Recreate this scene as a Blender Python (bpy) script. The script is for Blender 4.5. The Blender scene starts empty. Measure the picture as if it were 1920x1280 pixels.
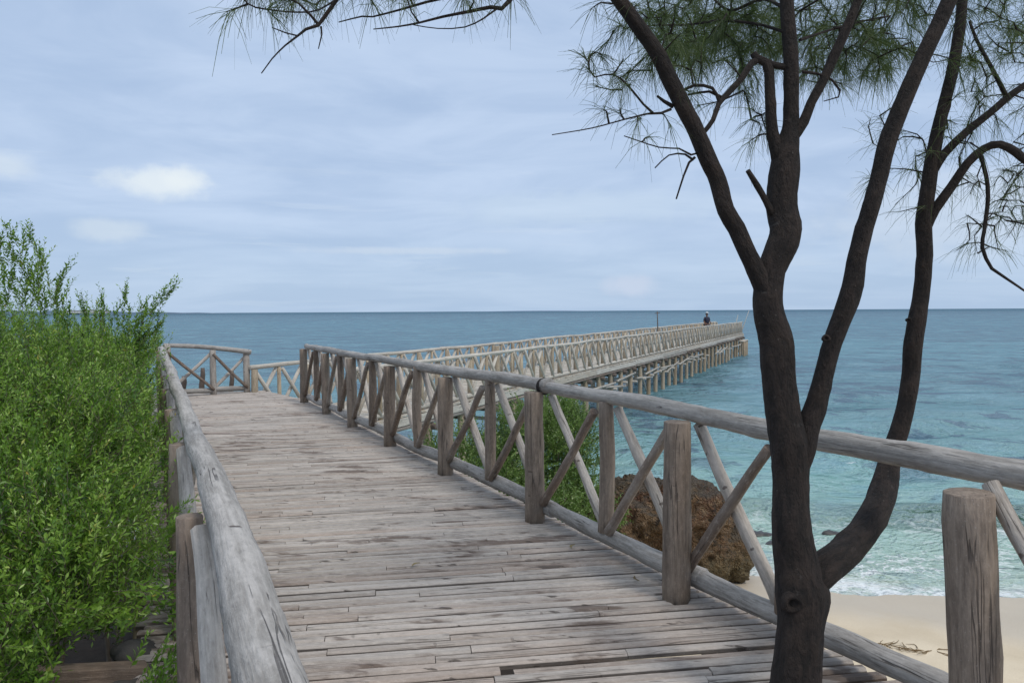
import bpy, bmesh, math, random
import numpy as np
from mathutils import Vector, Matrix, noise as mnoise
random.seed(7)
rng = np.random.default_rng(11)
S = bpy.context.scene
COL = S.collection

# ------------------------------------------------------------------ camera
F = 1400.0                                   # focal length in pixels of the 1920 px wide photograph
PITCH = math.atan(56.7 / F)
CM = Matrix.Rotation(math.radians(90) - PITCH, 3, 'X') @ Matrix.Rotation(math.radians(-0.32), 3, 'Z')
EYE = Vector((0, 0, 1.6))
cam = bpy.data.cameras.new('camera')
cam.lens = F / 1920 * 36; cam.sensor_width = 36; cam.clip_start = 0.05; cam.clip_end = 60000
camo = bpy.data.objects.new('camera', cam); COL.objects.link(camo)
camo.matrix_world = Matrix.Translation(EYE) @ CM.to_4x4()
S.camera = camo

def ray(px, py):
    return CM @ Vector(((px - 960) / F, (640 - py) / F, -1))
def at(px, py, depth):
    r = ray(px, py); return EYE + r * (depth / r.y)
def onz(px, py, z):
    r = ray(px, py); return EYE + r * ((z - 1.6) / r.z)

# ------------------------------------------------------------------ sun, sky, exposure
SUN_EL, SUN_AZ = math.radians(54), math.radians(138)     # azimuth clockwise from +Y: behind, to the right
sun = bpy.data.lights.new('sun', 'SUN'); sun.energy = 1.5; sun.angle = math.radians(12); sun.color = (1, .93, .84)
suno = bpy.data.objects.new('sun', sun); COL.objects.link(suno)
sd_ = Vector((math.sin(SUN_AZ) * math.cos(SUN_EL), math.cos(SUN_AZ) * math.cos(SUN_EL), math.sin(SUN_EL)))
suno.rotation_euler = sd_.to_track_quat('Z', 'Y').to_euler(); suno.location = (0, 0, 20)
S.cycles.max_bounces = 6; S.cycles.diffuse_bounces = 3; S.cycles.glossy_bounces = 2; S.cycles.transmission_bounces = 3
S.view_settings.view_transform = 'Standard'; S.view_settings.look = 'None'
S.view_settings.gamma = 1; S.view_settings.exposure = 0.0; S.view_settings.use_curve_mapping = False

class N:
    """small node helper"""
    def __init__(s, tree): s.t = tree
    def n(s, typ, **kw):
        nd = s.t.nodes.new(typ)
        ins = kw.pop('ins', {})
        for k, v in kw.items(): setattr(nd, k, v)
        for k, v in ins.items():
            if hasattr(v, 'is_linked') or isinstance(v, bpy.types.NodeSocket): s.t.links.new(v, nd.inputs[k])
            else: nd.inputs[k].default_value = v
        return nd
    def math(s, op, a, b=None, c=None, clamp=False):
        ins = {0: a}
        if b is not None: ins[1] = b
        if c is not None: ins[2] = c
        return s.n('ShaderNodeMath', operation=op, use_clamp=clamp, ins=ins).outputs[0]
    def vmath(s, op, a, b=None):
        ins = {0: a}
        if b is not None: ins[1] = b
        nd = s.n('ShaderNodeVectorMath', operation=op, ins=ins)
        return nd.outputs['Value'] if op in ('DOT_PRODUCT', 'LENGTH') else nd.outputs[0]
    def mr(s, v, a, b, c=0., d=1., smooth=True):
        return s.n('ShaderNodeMapRange', interpolation_type='SMOOTHSTEP' if smooth else 'LINEAR',
                   ins={0: v, 1: a, 2: b, 3: c, 4: d}).outputs[0]
    def noise(s, vec, scale, detail=4., rough=.55, dist=0.):
        return s.n('ShaderNodeTexNoise', ins={'Vector': vec, 'Scale': scale, 'Detail': detail, 'Roughness': rough, 'Distortion': dist}).outputs[0]
    def mix(s, f, a, b, blend='MIX'):
        nd = s.n('ShaderNodeMix', data_type='RGBA', blend_type=blend, ins={0: f})
        for k, v in ((6, a), (7, b)):
            if isinstance(v, bpy.types.NodeSocket): s.t.links.new(v, nd.inputs[k])
            else: nd.inputs[k].default_value = (*v, 1) if len(v) == 3 else v
        return nd.outputs[2]
    def scale(s, vec, xyz):
        return s.n('ShaderNodeMapping', ins={'Vector': vec, 'Scale': xyz}).outputs[0]
    def attr(s, name):
        return s.n('ShaderNodeAttribute', attribute_name=name)
    def bump(s, h, strength, dist, normal=None):
        ins = {'Height': h, 'Strength': strength, 'Distance': dist}
        if normal is not None: ins['Normal'] = normal
        return s.n('ShaderNodeBump', ins=ins).outputs[0]

world = bpy.data.worlds.new('World'); S.world = world; world.use_nodes = True
wt = world.node_tree; wt.nodes.clear(); w = N(wt)
sky = w.n('ShaderNodeTexSky', sky_type='NISHITA', sun_disc=False, sun_elevation=SUN_EL, sun_rotation=SUN_AZ)
tc = w.n('ShaderNodeTexCoord').outputs['Generated']
sep = w.n('ShaderNodeSeparateXYZ', ins={0: tc})
el = sep.outputs[2]
den = w.math('ADD', w.math('MAXIMUM', el, 0.0), 0.10)
cv = w.n('ShaderNodeCombineXYZ', ins={0: w.math('DIVIDE', sep.outputs[0], den), 1: w.math('DIVIDE', sep.outputs[1], den), 2: 0.}).outputs[0]
n1 = w.noise(w.scale(cv, (.55, .9, 1)), 1.0, 5., .52, .6)
n2 = w.noise(w.scale(tc, (2.4, 2.4, 10)), 1.8, 6., .56, .7)
n3 = w.noise(w.scale(tc, (3.0, 3.0, 40)), 2.0, 6., .55, .5)
cl = w.math('ADD', w.math('MULTIPLY', n1, .55), w.math('MULTIPLY', n2, .45))
band = w.mr(cl, .36, .66)
dark = (.44, .575, .80); light = (.585, .715, .925)
cloud = w.mix(band, dark, light)
streak = w.math('MULTIPLY', w.mr(n3, .56, .72), w.mr(el, .30, .04))
cloud = w.mix(w.math('MULTIPLY', streak, .4), cloud, (.67, .775, .92))
low = w.mr(el, .14, .0)
cloud = w.mix(w.math('MULTIPLY', low, .55), cloud, (.44, .60, .81))
top = w.mr(el, .45, .95)
cloud = w.mix(w.math('MULTIPLY', top, .85), cloud, (.92, .98, 1.06))
skyc = w.mix(1.0, sky.outputs[0], (.1, .1, .1), 'MULTIPLY')
col = w.mix(.9, skyc, cloud)
pn = w.noise(w.scale(tc, (1, 1, 1.3)), 30., 5., .55)
def puff(px, py, wx, wz, color, amt, flat=1.0):
    global col
    d = ray(px, py).normalized()
    r = Vector((d.y, -d.x, 0)).normalized(); u = r.cross(d)
    dif = w.vmath('SUBTRACT', tc, tuple(d))
    a = w.math('DIVIDE', w.vmath('DOT_PRODUCT', dif, tuple(r)), wx / F)
    b = w.math('DIVIDE', w.vmath('DOT_PRODUCT', dif, tuple(u)), wz / F)
    bneg = w.math('MULTIPLY', w.math('MINIMUM', b, 0.), flat)
    b2 = w.math('ADD', w.math('MAXIMUM', b, 0.), bneg)
    rr = w.math('SQRT', w.math('ADD', w.math('MULTIPLY', a, a), w.math('MULTIPLY', b2, b2)))
    rr = w.math('ADD', rr, w.math('MULTIPLY', w.math('SUBTRACT', pn, .5), 1.0))
    m = w.math('MULTIPLY', w.mr(rr, 1.1, .3), amt)
    m = w.math('MULTIPLY', m, w.mr(w.vmath('DOT_PRODUCT', tc, tuple(d)), .8, .9))
    col = w.mix(m, col, color)
puff(292, 343, 92, 30, (.78, .86, .92), .9, .9)
puff(345, 335, 46, 26, (.82, .89, .93), .7, 1.)
puff(205, 428, 72, 20, (.66, .76, .86), .6, .8)
puff(15, 308, 48, 26, (.66, .76, .87), .7, .9)
puff(1185, 535, 62, 26, (.60, .68, .83), .7, .9)
puff(760, 470, 230, 9, (.62, .72, .85), .6)
puff(1100, 390, 330, 40, (.58, .71, .86), .5)
puff(1820, 400, 260, 90, (.64, .73, .84), .5)
bg = w.n('ShaderNodeBackground', ins={'Color': col, 'Strength': 1.0})
wo = w.n('ShaderNodeOutputWorld', ins={0: bg.outputs[0]})

# ------------------------------------------------------------------ helpers
def new_obj(name, me, parent=None, mat=None, kind=None):
    o = bpy.data.objects.new(name, me); COL.objects.link(o)
    if parent: o.parent = parent
    if mat is not None and me is not None and not me.materials: me.materials.append(mat)
    if kind: o['kind'] = kind
    return o
def tag(o, label=None, cat=None, group=None, kind=None):
    if label: o['label'] = label
    if cat: o['category'] = cat
    if group: o['group'] = group
    if kind: o['kind'] = kind
    return o
def empty(name, loc, label, cat, group=None):
    o = bpy.data.objects.new(name, None); o.empty_display_size = .3
    COL.objects.link(o); o.location = loc
    return tag(o, label, cat, group)
def mesh_np(name, V, Fc, attrs=None, smooth=False):
    """V (n,3), Fc list of faces or (m,k) array; attrs name -> (n,) or (n,3)"""
    me = bpy.data.meshes.new(name)
    V = np.asarray(V, dtype=np.float32)
    if isinstance(Fc, np.ndarray):
        m, k = Fc.shape
        me.vertices.add(len(V)); me.vertices.foreach_set('co', V.ravel())
        me.loops.add(m * k); me.loops.foreach_set('vertex_index', Fc.astype(np.int32).ravel())
        me.polygons.add(m); me.polygons.foreach_set('loop_start', np.arange(0, m * k, k, dtype=np.int32))
        me.update(calc_edges=True)
    else:
        me.from_pydata(V.tolist(), [], Fc)
    for k, a in (attrs or {}).items():
        a = np.asarray(a, dtype=np.float32)
        if a.ndim == 1:
            at_ = me.attributes.new(k, 'FLOAT', 'POINT'); at_.data.foreach_set('value', a)
        else:
            at_ = me.attributes.new(k, 'FLOAT_VECTOR', 'POINT'); at_.data.foreach_set('vector', a.ravel())
    if smooth: me.polygons.foreach_set('use_smooth', np.ones(len(me.polygons), bool))
    me.update()
    return me
class Acc:
    """collects pieces into one mesh"""
    def __init__(s): s.V = []; s.F = []; s.lc = []; s.t = []; s.n = 0
    def add(s, V, Fc, lc, t):
        s.V.append(V); s.lc.append(lc); s.t.append(t); s.F += [tuple(i + s.n for i in f) for f in Fc]; s.n += len(V)
    def mesh(s, name, off=(0, 0, 0), smooth=False):
        V = np.concatenate(s.V) - np.array(off)
        return mesh_np(name, V, s.F, {'lc': np.concatenate(s.lc), 'tint': np.concatenate(s.t)}, smooth)

def catmull(P, R, step):
    P = [np.array(p, float) for p in P]
    out = []; ro = []
    for i in range(len(P) - 1):
        p0 = P[i - 1] if i else 2 * P[0] - P[1]; p1 = P[i]; p2 = P[i + 1]
        p3 = P[i + 2] if i + 2 < len(P) else 2 * P[-1] - P[-2]
        k = max(1, int(round(np.linalg.norm(p2 - p1) / step)))
        for j in range(k):
            t = j / k
            out.append(.5 * ((2 * p1) + (-p0 + p2) * t + (2 * p0 - 5 * p1 + 4 * p2 - p3) * t * t + (-p0 + 3 * p1 - 3 * p2 + p3) * t ** 3))
            ro.append(R[i] * (1 - t) + R[i + 1] * t)
    out.append(P[-1]); ro.append(R[-1])
    return np.array(out), np.array(ro)

def tube(pts, rad, seg=10, rough=.06, knots=0, wob=0.0, step=None, cap=True, tint=None, kamp=(.04, .13)):
    """organic log / limb: returns V, F, lc, tint"""
    pts = np.array([tuple(p) for p in pts], float); rad = np.array(rad, float)
    if step: pts, rad = catmull(pts, rad, step)
    n = len(pts)
    L = np.concatenate([[0], np.cumsum(np.linalg.norm(np.diff(pts, axis=0), axis=1))])
    if wob:
        ph = rng.uniform(0, 6.28, 6)
        for a in range(3):
            d = wob * (np.sin(L * 2.1 + ph[a]) + .5 * np.sin(L * 5.3 + ph[a + 3]))
            d *= np.minimum(1, np.minimum(L, L[-1] - L) / .15)
            pts[:, a] += d
    T = np.gradient(pts, axis=0); T /= np.linalg.norm(T, axis=1)[:, None] + 1e-9
    up = np.array([0, 0, 1.]) if abs(T[0][2]) < .8 else np.array([0, 1., 0])
    A = np.cross(up, T[0]); A /= np.linalg.norm(A)
    V = []; lc = []
    kn = [(rng.uniform(0, L[-1]), rng.uniform(0, 6.28), rng.uniform(*kamp)) for _ in range(knots)]
    th = np.arange(seg) / seg * 2 * math.pi
    phs = rng.uniform(0, 6.28, 8); so = rng.uniform(0, 50)
    for i in range(n):
        A = A - T[i] * np.dot(A, T[i]); A /= np.linalg.norm(A); B = np.cross(T[i], A)
        l = L[i]
        f = 1 + rough * (.5 * np.sin(2 * th + phs[0] + l * 1.3) + .35 * np.sin(3 * th + phs[1] - l * 2.2) + .5 * np.sin(l * 7 + phs[2]) + .35 * np.sin(l * 17 + th + phs[3]))
        for (kl, ka, kh) in kn:
            f = f + kh * np.exp(-((l - kl) / (rad[i] * .9)) ** 2) * np.exp(-((np.angle(np.exp(1j * (th - ka)))) / .6) ** 2)
        r = rad[i] * f
        if seg >= 12: r = r + rng.normal(0, rad[i] * .012, seg)
        V.append(pts[i] + np.outer(np.cos(th) * r, A) + np.outer(np.sin(th) * r, B))
        lc.append(np.stack([np.cos(th) * r, np.sin(th) * r, np.full(seg, l + so)], 1))
    Fc = []
    for i in range(n - 1):
        for j in range(seg):
            k = (j + 1) % seg
            Fc.append((i * seg + j, i * seg + k, (i + 1) * seg + k, (i + 1) * seg + j))
    V = np.concatenate(V); lc = np.concatenate(lc)
    if cap:
        for e, i in ((0, 0), (1, n - 1)):
            ring = V[i * seg:(i + 1) * seg]; c = ring.mean(0)
            sg = -1 if e == 0 else 1
            inner = c + (ring - c) * .93 + T[i] * sg * rad[i] * .05
            base = len(V)
            V = np.concatenate([V, inner, (c + T[i] * sg * rad[i] * .06)[None]])
            l3 = lc[i * seg:(i + 1) * seg].copy(); l3[:, :2] *= .93
            lc = np.concatenate([lc, l3, l3.mean(0)[None]])
            for j in range(seg):
                k = (j + 1) % seg
                a, b = i * seg + j, i * seg + k
                if e: Fc.append((a, b, base + k, base + j)); Fc.append((base + j, base + k, base + seg))
                else: Fc.append((b, a, base + j, base + k)); Fc.append((base + k, base + j, base + seg))
    t = rng.uniform(0, 1) if tint is None else tint
    return V, Fc, lc, np.full(len(V), t)
def log(name, parent, mat, pts, rad, **kw):
    nseg = kw.pop('nseg', None)
    if nseg and len(pts) == 2:
        a, b = np.array(tuple(pts[0])), np.array(tuple(pts[1]))
        tt = np.linspace(0, 1, nseg + 1)
        pts = [a + (b - a) * q for q in tt]; rad = [rad[0] + (rad[1] - rad[0]) * q for q in tt]
    V, Fc, lc, t = tube(pts, rad, **kw)
    off = np.array(parent.location) if parent else np.zeros(3)
    me = mesh_np(name, V - off, Fc, {'lc': lc, 'tint': t}, True)
    return new_obj(name, me, parent, mat)

# ------------------------------------------------------------------ materials
def material(name):
    m = bpy.data.materials.new(name); m.use_nodes = True; m.node_tree.nodes.clear()
    k = N(m.node_tree); return m, k
def finish(k, shader):
    k.n('ShaderNodeOutputMaterial', ins={0: shader})
def principled(k, **ins):
    return k.n('ShaderNodeBsdfPrincipled', ins={kk.replace('_', ' '): v for kk, v in ins.items()}).outputs[0]

def wood(name, a, b, brown, brown_amt, crack=.5, knot=.35, stain=0., rough=.72):
    m, k = material(name)
    lc = k.attr('lc').outputs['Vector']; tint = k.attr('tint').outputs['Fac']
    pos = k.n('ShaderNodeNewGeometry').outputs['Position']
    g1 = k.noise(k.scale(lc, (1, 1, .05)), 70., 5., .65)
    g2 = k.noise(k.scale(lc, (1, 1, .22)), 14., 4., .6, .5)
    mott = k.noise(k.scale(lc, (1, 1, .35)), 62., 5., .72)
    c = k.mix(k.mr(k.math('ADD', k.math('MULTIPLY', g1, .5), k.math('MULTIPLY', g2, .5)), .36, .64), a, b)
    ti = k.math('ADD', k.math('MULTIPLY', tint, 1.0), k.math('MULTIPLY', k.math('SUBTRACT', k.noise(k.scale(lc, (1, 1, .4)), 5., 3.), .5), .9))
    c = k.mix(k.math('MULTIPLY', k.mr(ti, .35, 1.05), brown_amt), c, brown)
    val = k.mr(k.n('ShaderNodeTexWhiteNoise', noise_dimensions='1D', ins={'W': tint}).outputs[0], 0, 1, .78, 1.12, False)
    c = k.mix(1.0, c, k.n('ShaderNodeCombineColor', ins={0: val, 1: val, 2: val}).outputs[0], 'MULTIPLY')
    c = k.mix(k.math('MULTIPLY', k.mr(mott, .5, .7), .28), c, tuple(x * 1.5 for x in b))
    c = k.mix(k.math('MULTIPLY', k.mr(mott, .5, .33), .30), c, tuple(x * .5 for x in a))
    # lengthwise drying cracks
    cr = k.noise(k.scale(lc, (1, 1, .035)), 24., 2.5, .5, .0)
    crm = k.mr(k.math('ABSOLUTE', k.math('SUBTRACT', cr, .5)), .015, .003)
    crm = k.math('MULTIPLY', crm, k.mr(k.noise(k.scale(lc, (1, 1, .35)), 6., 3.), .50, .58))
    # knots
    vo = k.n('ShaderNodeTexVoronoi', feature='F1', ins={'Vector': k.scale(lc, (.75, .75, 1.5)), 'Scale': 8.5, 'Randomness': 1.})
    kd = k.math('ADD', vo.outputs[0], k.math('MULTIPLY', k.math('SUBTRACT', k.noise(lc, 60., 2.), .5), .16))
    knm = k.math('MULTIPLY', k.mr(kd, .135, .07), k.mr(k.n('ShaderNodeSeparateColor', ins={0: vo.outputs[1]}).outputs[0], .62, .66))

    c = k.mix(k.math('MULTIPLY', crm, crack * .8), c, (.04, .03, .025))
    c = k.mix(k.math('MULTIPLY', knm, knot), c, (.055, .035, .026))
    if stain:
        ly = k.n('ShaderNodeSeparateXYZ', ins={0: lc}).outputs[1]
        c = k.mix(k.math('MULTIPLY', k.mr(ly, -.007, -.014), .75), c, (.05, .038, .03))  # plank sides darkened: grime plus gap shade painted into the colour
        sv = k.scale(pos, (1.1, 5.5, 2))
        st = k.noise(sv, 1.5, 6., .62, .4)
        st2 = k.noise(pos, .75, 3., .5)
        sm = k.mr(k.math('ADD', k.math('MULTIPLY', st, .6), k.math('MULTIPLY', st2, .4)), .535, .60)
        c = k.mix(k.math('MULTIPLY', sm, stain), c, (.115, .078, .058))
        st3 = k.mr(k.noise(k.vmath('ADD', k.scale(pos, (1.6, 13, 4)), k.n('ShaderNodeCombineXYZ', ins={1: k.math('MULTIPLY', tint, 9.)}).outputs[0]), 1.9, 4., .6), .62, .67)
        c = k.mix(k.math('MULTIPLY', st3, .8), c, (.045, .034, .028))
    sp = k.mr(k.noise(lc, 160., 2., .5), .66, .72)
    c = k.mix(k.math('MULTIPLY', sp, .25), c, (.62, .6, .56))
    h = k.math('SUBTRACT', k.math('ADD', k.math('ADD', k.math('MULTIPLY', g1, .6), k.math('MULTIPLY', mott, .5)), k.math('MULTIPLY', g2, .8)), k.math('ADD', k.math('MULTIPLY', crm, .9), k.math('MULTIPLY', knm, .4)))
    nb = k.bump(h, .8, .009)
    finish(k, principled(k, Base_Color=c, Roughness=rough, Normal=nb))
    return m
M_rail = wood('weathered_log', (.25, .23, .205), (.465, .435, .40), (.20, .14, .10), .4, crack=.9, knot=.85)
M_brace = wood('peeled_brace_wood', (.33, .29, .25), (.55, .50, .44), (.15, .093, .06), .92, crack=.7, knot=.7)
M_post = wood('post_wood', (.195, .15, .115), (.345, .275, .215), (.16, .105, .07), .65, crack=.9, knot=.6)
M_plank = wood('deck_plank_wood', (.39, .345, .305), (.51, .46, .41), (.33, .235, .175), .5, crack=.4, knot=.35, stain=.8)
M_pier = wood('pier_wood', (.42, .385, .33), (.60, .55, .47), (.36, .27, .17), .5, crack=.4, knot=.3)
M_pile = wood('pile_wood', (.33, .26, .18), (.51, .42, .30), (.30, .21, .12), .7, crack=.5, knot=.4)
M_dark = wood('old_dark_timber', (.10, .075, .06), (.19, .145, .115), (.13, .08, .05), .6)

def bark_mat():
    m, k = material('casuarina_bark')
    lc = k.attr('lc').outputs['Vector']
    a = k.noise(k.scale(lc, (1, 1, .35)), 28., 6., .7, .4)
    b = k.noise(lc, 9., 4., .6)
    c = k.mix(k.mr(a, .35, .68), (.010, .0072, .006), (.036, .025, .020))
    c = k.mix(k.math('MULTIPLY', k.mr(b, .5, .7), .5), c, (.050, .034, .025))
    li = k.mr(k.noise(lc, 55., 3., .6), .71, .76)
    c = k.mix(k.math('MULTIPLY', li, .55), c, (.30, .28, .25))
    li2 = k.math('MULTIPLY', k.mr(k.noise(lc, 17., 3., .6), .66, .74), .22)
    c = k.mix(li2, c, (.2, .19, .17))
    h = k.math('ADD', k.math('MULTIPLY', a, 1.), k.math('MULTIPLY', b, .6))
    finish(k, principled(k, Base_Color=c, Roughness=.9, Normal=k.bump(k.math('ADD', h, k.math('MULTIPLY', k.noise(k.scale(lc, (1, 1, .5)), 75., 4., .7), .4)), 1., .03)))
    return m
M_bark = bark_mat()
def stem_mat(name, c1, c2):
    m, k = material(name)
    lc = k.attr('lc').outputs['Vector']
    c = k.mix(k.noise(k.scale(lc, (1, 1, .3)), 40., 4.), c1, c2)
    finish(k, principled(k, Base_Color=c, Roughness=.85)); return m
M_stem = stem_mat('shrub_stem', (.07, .05, .035), (.20, .16, .12))
M_root = stem_mat('dry_root', (.2, .15, .10), (.38, .31, .22))

def leaf_mat(name, cols, trans=.35, gloss=.45, patch=1.2):
    m, k = material(name)
    t = k.attr('tint').outputs['Fac']; pos = k.n('ShaderNodeNewGeometry').outputs['Position']
    rp = k.n('ShaderNodeValToRGB', ins={0: t})
    e = rp.color_ramp.elements
    while len(e) < len(cols): e.new(.5)
    for i, (p, c) in enumerate(cols): e[i].position = p; e[i].color = (*c, 1)
    c = k.mix(k.mr(k.noise(pos, patch, 3.), .4, .62, 0, .5), rp.outputs[0], cols[len(cols) // 2][1])
    d = principled(k, Base_Color=c, Roughness=gloss)
    tr = k.n('ShaderNodeBsdfTranslucent', ins={0: k.mix(.5, c, (.10, .19, .02))}).outputs[0]
    finish(k, k.n('ShaderNodeMixShader', ins={0: trans, 1: d, 2: tr}).outputs[0]); return m
M_leaf = leaf_mat('shrub_leaf', [(0., (.020, .056, .010)), (.3, (.088, .20, .024)), (.62, (.25, .43, .05)), (.97, (.46, .64, .15)), (1., (.55, .42, .07))], .4, .33)
M_leaf2 = leaf_mat('sea_shrub_leaf', [(0., (.05, .10, .02)), (.45, (.12, .21, .045)), (.8, (.20, .31, .07)), (.97, (.34, .46, .16)), (1., (.6, .6, .35))])
M_needle = leaf_mat('casuarina_needle', [(0., (.026, .044, .016)), (.5, (.055, .088, .028)), (.85, (.095, .135, .040)), (1., (.14, .15, .06))], .3, .6)

# ------------------------------------------------------------------ shore, beach, sea
SX = np.array([-200, -60, -30, -12, -8, -6, -3, 0, 1.5, 2.5, 3.4, 4.5, 5.9, 8, 12, 25, 60, 200.])
SY = np.array([60, 30, 22, 15, 13.5, 13, 13.5, 13.2, 12.9, 12.2, 11.35, 10.75, 10.35, 10.1, 9.7, 9, 8, 6.])
SEA = -2.45
def sdist(x, y): return y - np.interp(x, SX, SY) - .12 * np.sin(x * 1.7 + .6) * (x > 2)
def ground_z(x, y):
    s = sdist(x, y)
    z = np.where(s < 0, SEA - .085 * s, SEA - .13 * s)
    z = np.minimum(z, -1.15 + .02 * np.sin(x * 1.3) + .03 * np.sin(y * 1.9 + x))
    inl = np.clip((-s - 1) / 3, 0, 1) * np.clip((2.5 - x) / 2, 0, 1)
    z = z + inl * (.06 * np.sin(x * 2.3 + y) + .05 * np.sin(y * 3.7 - x * 1.1) + .25)
    return np.maximum(z, SEA - 6)
def grid(xs, ys):
    X, Y = np.meshgrid(xs, ys); nx, ny = len(xs), len(ys)
    i = np.arange((ny - 1) * (nx - 1)); r = i // (nx - 1); c = i % (nx - 1)
    a = r * nx + c
    return X.ravel(), Y.ravel(), np.stack([a, a + 1, a + nx + 1, a + nx], 1)
xs = np.concatenate([np.linspace(-120, -12, 40)[:-1], np.linspace(-12, 14, 180), np.linspace(14, 120, 40)[1:]])
ys = np.concatenate([np.linspace(-60, -4, 20)[:-1], np.linspace(-4, 18, 160), np.linspace(18, 70, 30)[1:]])
X, Y, Q = grid(xs, ys)
Z = ground_z(X, Y) + np.array([.05 * mnoise.noise((x * .9, y * .9, 0)) + .015 * mnoise.noise((x * 4, y * 4, 3)) for x, y in zip(X, Y)])
beach = new_obj('beach', mesh_np('beach', np.stack([X, Y, Z], 1), Q, {'sd': sdist(X, Y)}, True))
beach['kind'] = 'structure'
m, k = material('beach_sand')
sdn = k.attr('sd').outputs['Fac']; pos = k.n('ShaderNodeNewGeometry').outputs['Position']
sx = k.n('ShaderNodeSeparateXYZ', ins={0: pos})
sn = k.noise(pos, 1.3, 5.); fine = k.noise(pos, 90., 3., .6)
c = k.mix(k.mr(k.math('ADD', k.math('MULTIPLY', sn, .6), k.math('MULTIPLY', fine, .4)), .3, .7), (.58, .475, .33), (.76, .645, .475))
wet = k.mr(k.math('ADD', sdn, k.math('MULTIPLY', sn, 1.2)), -1.7, -.2)
c = k.mix(k.math('MULTIPLY', wet, .75), c, (.50, .43, .335))
soil = k.mix(k.noise(pos, 14., 5., .7), (.02, .014, .010), (.075, .055, .04))
land = k.math('MULTIPLY', k.mr(k.math('ADD', sx.outputs[0], k.math('MULTIPLY', sn, 1.2)), 2.6, 1.4), k.mr(sdn, .4, -.6))
c = k.mix(land, c, soil)
finish(k, principled(k, Base_Color=c, Roughness=k.mr(wet, 0, 1, .92, .5), Normal=k.bump(k.math('ADD', fine, k.noise(pos, 12., 4.)), .35, .02)))
beach.data.materials.append(m)

# sea: fan grid, real waves near, flattening with cell size
r0 = 9.0
nr = 520; nc = 430
R = r0 * np.exp(np.linspace(0, math.log(40000 / r0), nr))
A = np.radians(np.linspace(-72, 72, nc))
RR, AA = np.meshgrid(R, A, indexing='ij')
X = (RR * np.sin(AA)).ravel() + .8; Y = (RR * np.cos(AA)).ravel() - 2.0
cell = RR.ravel() * max(math.log(40000 / r0) / nr, math.radians(144) / nc)
Zw = np.zeros_like(X)
wr = np.random.default_rng(5)
for i in range(70):
    lam = .55 * (16 ** wr.random()); th = math.radians(-95) + wr.normal(0, .62)
    kx, ky = math.cos(th) * 2 * math.pi / lam, math.sin(th) * 2 * math.pi / lam
    amp = .0075 * lam ** .8
    ph = wr.uniform(0, 6.28)
    mod = .6 + .4 * np.sin(X * kx * .13 + Y * ky * .11 + ph * 3)
    fade = np.clip((lam / cell - 3.) / 4, 0, 1)
    Zw += amp * (np.sin(X * kx + Y * ky + ph) + .25 * np.cos(2 * (X * kx + Y * ky + ph))) * fade * mod
sdw = sdist(X, Y)
shal = np.clip(sdw / 4, .12, 1)
Zw *= shal
# breaking wave
crest_pos = 4.35 + .28 * np.sin(X * .42 + 1) + .1 * np.sin(X * 1.3)
u = sdw - crest_pos
env = np.clip((X - 2.2) / 1.5, 0, 1) * (.75 + .25 * np.sin(X * .8 + .5))
Zw += .40 * env * np.where(u < 0, np.exp(-(u / .35) ** 2), np.exp(-(u / 1.0) ** 2))
u2 = sdw - (1.25 + .2 * np.sin(X * .9))
Zw += .045 * np.exp(-(u2 / .25) ** 2) * np.clip((X - 2.2) / 1.5, 0, 1)
u3 = sdw - 9.5 - .4 * np.sin(X * .33)
Zw += .12 * env * np.exp(-(u3 / 1.1) ** 2)
Zw += np.clip(-sdw, 0, 1.2) * -.05
i = np.arange((nr - 1) * (nc - 1)); r_ = i // (nc - 1); c_ = i % (nc - 1); a = r_ * nc + c_
Q = np.stack([a, a + nc, a + nc + 1, a + 1], 1)
Q = Q[:, ::-1] if False else Q
keep = sdw[Q].max(1) > -1.5
sea = new_obj('sea', mesh_np('sea', np.stack([X, Y, SEA + Zw], 1), Q[keep], {'sd': sdw, 'crest': u, 'env': env, 'dist': RR.ravel(), 'wz': Zw}, True))
sea['kind'] = 'structure'
m, k = material('sea_water')
g = k.n('ShaderNodeNewGeometry'); pos = g.outputs['Position']
sdn = k.attr('sd').outputs['Fac']; cr = k.attr('crest').outputs['Fac']; en = k.attr('env').outputs['Fac']; ds = k.attr('dist').outputs['Fac']
wz = k.attr('wz').outputs['Fac']
big = k.noise(k.scale(pos, (.35, 1, 1)), .035, 4., .6)
sdj = k.math('ADD', sdn, k.math('MULTIPLY', k.math('SUBTRACT', k.noise(pos, .25, 3.), .5), 5.))
ld = k.math('LOGARITHM', k.math('MAXIMUM', k.math('ADD', sdj, 1.), 1.), 10.)
rp = k.n('ShaderNodeValToRGB', ins={0: k.math('DIVIDE', k.math('ADD', ld, k.math('MULTIPLY', k.math('SUBTRACT', big, .5), .45)), 4.)})
e = rp.color_ramp.elements
stops = [(0., (.50, .56, .45)), (.14, (.36, .53, .42)), (.24, (.19, .385, .35)), (.34, (.088, .235, .25)), (.42, (.052, .168, .21)), (.50, (.042, .152, .195)), (.58, (.038, .158, .205)), (.72, (.030, .100, .145)), (1., (.028, .072, .12))]
while len(e) < len(stops): e.new(.5)
for i_, (p_, c_v) in enumerate(stops): e[i_].position = p_; e[i_].color = (*c_v, 1)
c = rp.outputs[0]
px_ = k.n('ShaderNodeSeparateXYZ', ins={0: pos})
# pale sand-bottom patch out to the right
band1 = k.math('MULTIPLY', k.mr(k.math('ABSOLUTE', k.math('SUBTRACT', ds, 88.)), 42., 8.), k.mr(px_.outputs[0], 5., 40.))
c = k.mix(k.math('MULTIPLY', band1, .5), c, (.07, .25, .28))
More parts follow.
